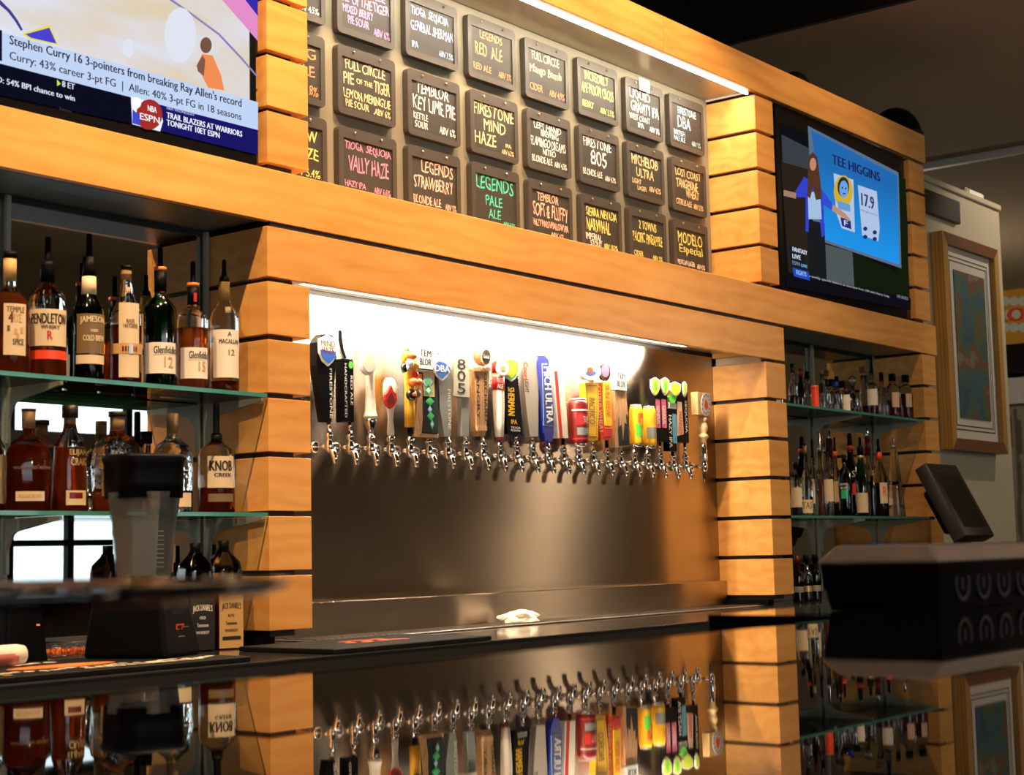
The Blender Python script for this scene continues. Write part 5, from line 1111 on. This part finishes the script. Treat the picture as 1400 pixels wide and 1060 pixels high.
t = thing('receipt_printer', 'small black machine with a red light at the left edge behind the rolled towel', 'printer', (p.x, .05, ZC+.0005))
frustum('printer_case', .055, .06, 0, .045, .05, .13, M['black'], t, 0, .006); box('red_light', .026, .032, -.0565, -.0535, .088, .091, emit('red_indicator', (1, .12, .05), 2), t); box('paper_slot', -.03, .03, -.03, -.026, .1295, .131, M['blackg'], t)
p = W(92, 878, .12)
t = thing('wire_basket', 'small steel basket of orange garnish behind the bar mat', 'basket', (p.x, .13, ZC+.0005))
tube('basket_rim', [(.075*math.cos(a*PI/12), .045*math.sin(a*PI/12), .036) for a in range(25)], .0015, M['chrome'], t, 6); tube('basket_rim', [(.070*math.cos(a*PI/12), .042*math.sin(a*PI/12), .012) for a in range(25)], .0012, M['chrome'], t, 6)
lathe('basket_floor', [(0, 0), (.067, 0), (.067, .003), (0, .003)], M['steel2'], t, 24, 1, .6)
for a in range(30):
    tube('basket_wire', [(.066*math.cos(a*PI/15), .040*math.sin(a*PI/15), .001), (.075*math.cos(a*PI/15), .045*math.sin(a*PI/15), .037)], .0009, M['chrome'], t, 5)
gv = []; gf = []
for i in range(60):
    a = rr.uniform(0, 2*PI); q = math.sqrt(rr.random()); v, f = lathevf([(0, -.006), (.006, -.003), (.006, .003), (0, .006)], 6, 1, 1, .058*q*math.cos(a), .034*q*math.sin(a)); v = [(x_, y_, z_+.010+.014*rr.random()) for x_, y_, z_ in v]
    gf += [tuple(j+len(gv) for j in ff) for ff in f]; gv += v
g = link('garnish', gv, gf, M['orange'], t); g['kind'] = 'stuff'

# ================================================================ point of sale screen
p = W(1334, 735, -.27)
t = thing('sales_terminal', 'black tilted touch screen terminal on the back counter beside the picture frame', 'terminal', (p.x+.02, -.20, ZC+.0005))
frustum('stand_foot', .11, .10, 0, .09, .07, .035, M['black'], t, 0, .004); frustum('stand_neck', .05, .03, .036, .04, .025, .26, M['black'], t, 0, .004)
scn = box('monitor', -.165, .165, -.035, .03, 0, .365, mat('dark_grey_plastic', (.016, .013, .011), .45), t, bev=.008, seg=2); scn.location = (0, -.055, .235); scn.rotation_euler = (R(-27), 0, 0)
box('touch_screen', -.128, .128, -.0362, -.0352, .045, .305, mat('touch_glass', (.018, .02, .018), .12), scn); box('status_strip', -.10, .10, -.0362, -.0352, .318, .328, M['blackm'], scn); box('back_housing', -.11, .11, .013, .07, .06, .27, M['black'], scn, bev=.01)
box('card_reader', .156, .170, -.030, -.005, .10, .22, M['black'], scn)
t = thing('hand_shaker', 'small chrome jigger beside the touch screen terminal', 'jigger', (W(1238, 800, -.1).x, -.05, ZC+.0005))
lathe('lower_cup', [(0, 0), (.022, 0), (.010, .05), (0, .05)], M['chrome'], t, 16); lathe('upper_cup', [(0, .050), (.010, .0502), (.024, .11), (.021, .108), (0, .06)], M['chrome'], t, 16)

# ================================================================ foreground: garnish caddy, tray
box('bar_return', -.92+6, 14.5, .862, 1.10, ZB-FLOOR-.04, ZB-FLOOR, M['bar'], bpy.data.objects['bar_counter'], bev=.001)
cx0, cx1, cy0, cy1 = -.787, .15, -2.13, -1.955
t = thing('garnish_caddy', 'long black condiment caddy with a clear plastic lid at the right of the bar', 'caddy', (cx0, cy0, ZB+.0005))
w_, d_ = cx1-cx0, cy1-cy0; hb = .064
v = [(0.012, .008, 0), (w_-.012, .008, 0), (w_-.012, d_-.008, 0), (.012, d_-.008, 0), (0, 0, hb), (w_, 0, hb), (w_, d_, hb), (0, d_, hb)]
link('tub', v, [(0, 3, 2, 1), (4, 5, 6, 7), (0, 1, 5, 4), (1, 2, 6, 5), (2, 3, 7, 6), (3, 0, 4, 7)], M['blackg'], t)
e = .006; z1 = hb+.001; z2 = hb+.026
bm = bmesh.new(); vs = [bm.verts.new(q) for q in [(-e, -e, z1), (w_+e, -e, z1), (w_+e, d_+e, z1), (-e, d_+e, z1), (.016, .016, z2), (w_-.016, .016, z2), (w_-.016, d_-.016, z2), (.016, d_-.016, z2)]]
for q in [(0, 3, 2, 1), (4, 5, 6, 7), (0, 1, 5, 4), (1, 2, 6, 5), (2, 3, 7, 6), (3, 0, 4, 7)]: bm.faces.new([vs[i] for i in q])
bmesh.ops.bevel(bm, geom=bm.edges[:], offset=.006, segments=3, affect='EDGES', profile=.5)
me = bpy.data.meshes.new('lid'); bm.to_mesh(me); bm.free(); me.materials.append(M['lid'])
o = bpy.data.objects.new('lid', me); COL.objects.link(o); o.parent = t
for i in range(8):
    rg = lathe('embossed_ring', [(.019, 0), (.025, 0), (.025, .0012), (.019, .0012), (.019, 0)], paint('emboss_grey', 26, 26, 28, .7), t, 20); rg.rotation_euler = (PI/2, 0, 0); rg.location = (.085+i*.075, .0035, .034)
    bb = box('embossed_bar',   .081+i*.075, .089+i*.075, .0026, .0034, .026, .042, paint('emboss_grey', 26, 26, 28, .7), t)
for i in range(6):
    k_ = (.05+i*.15); fr = lathe('garnish_fruit', [(0, 0), (.02, .002), (.026, .006), (.02, .010), (0, .0115)], M['orange'] if i % 2 else M['cork'], t, 12, 1, 1, k_+.03, d_/2); fr.location = (0, 0, hb+.0035)
tr = thing('serving_tray', 'round glossy black tray on a low stand at the far left of the bar', 'tray', (-2.364, -2.150, ZB+.0005))
zt = -.095-ZB
lathe('tray_plate', [(0, zt), (.252, zt), (.264, zt+.004), (.266, zt+.009), (.260, zt+.007), (.246, zt+.004), (0, zt+.004)], M['blackg'], tr, 64)
lathe('stand', [(0, 0), (.055, 0), (.055, .004), (.02, .012), (.018, zt-.01), (.05, zt-.0006), (0, zt-.0006)], M['black'], tr, 24)
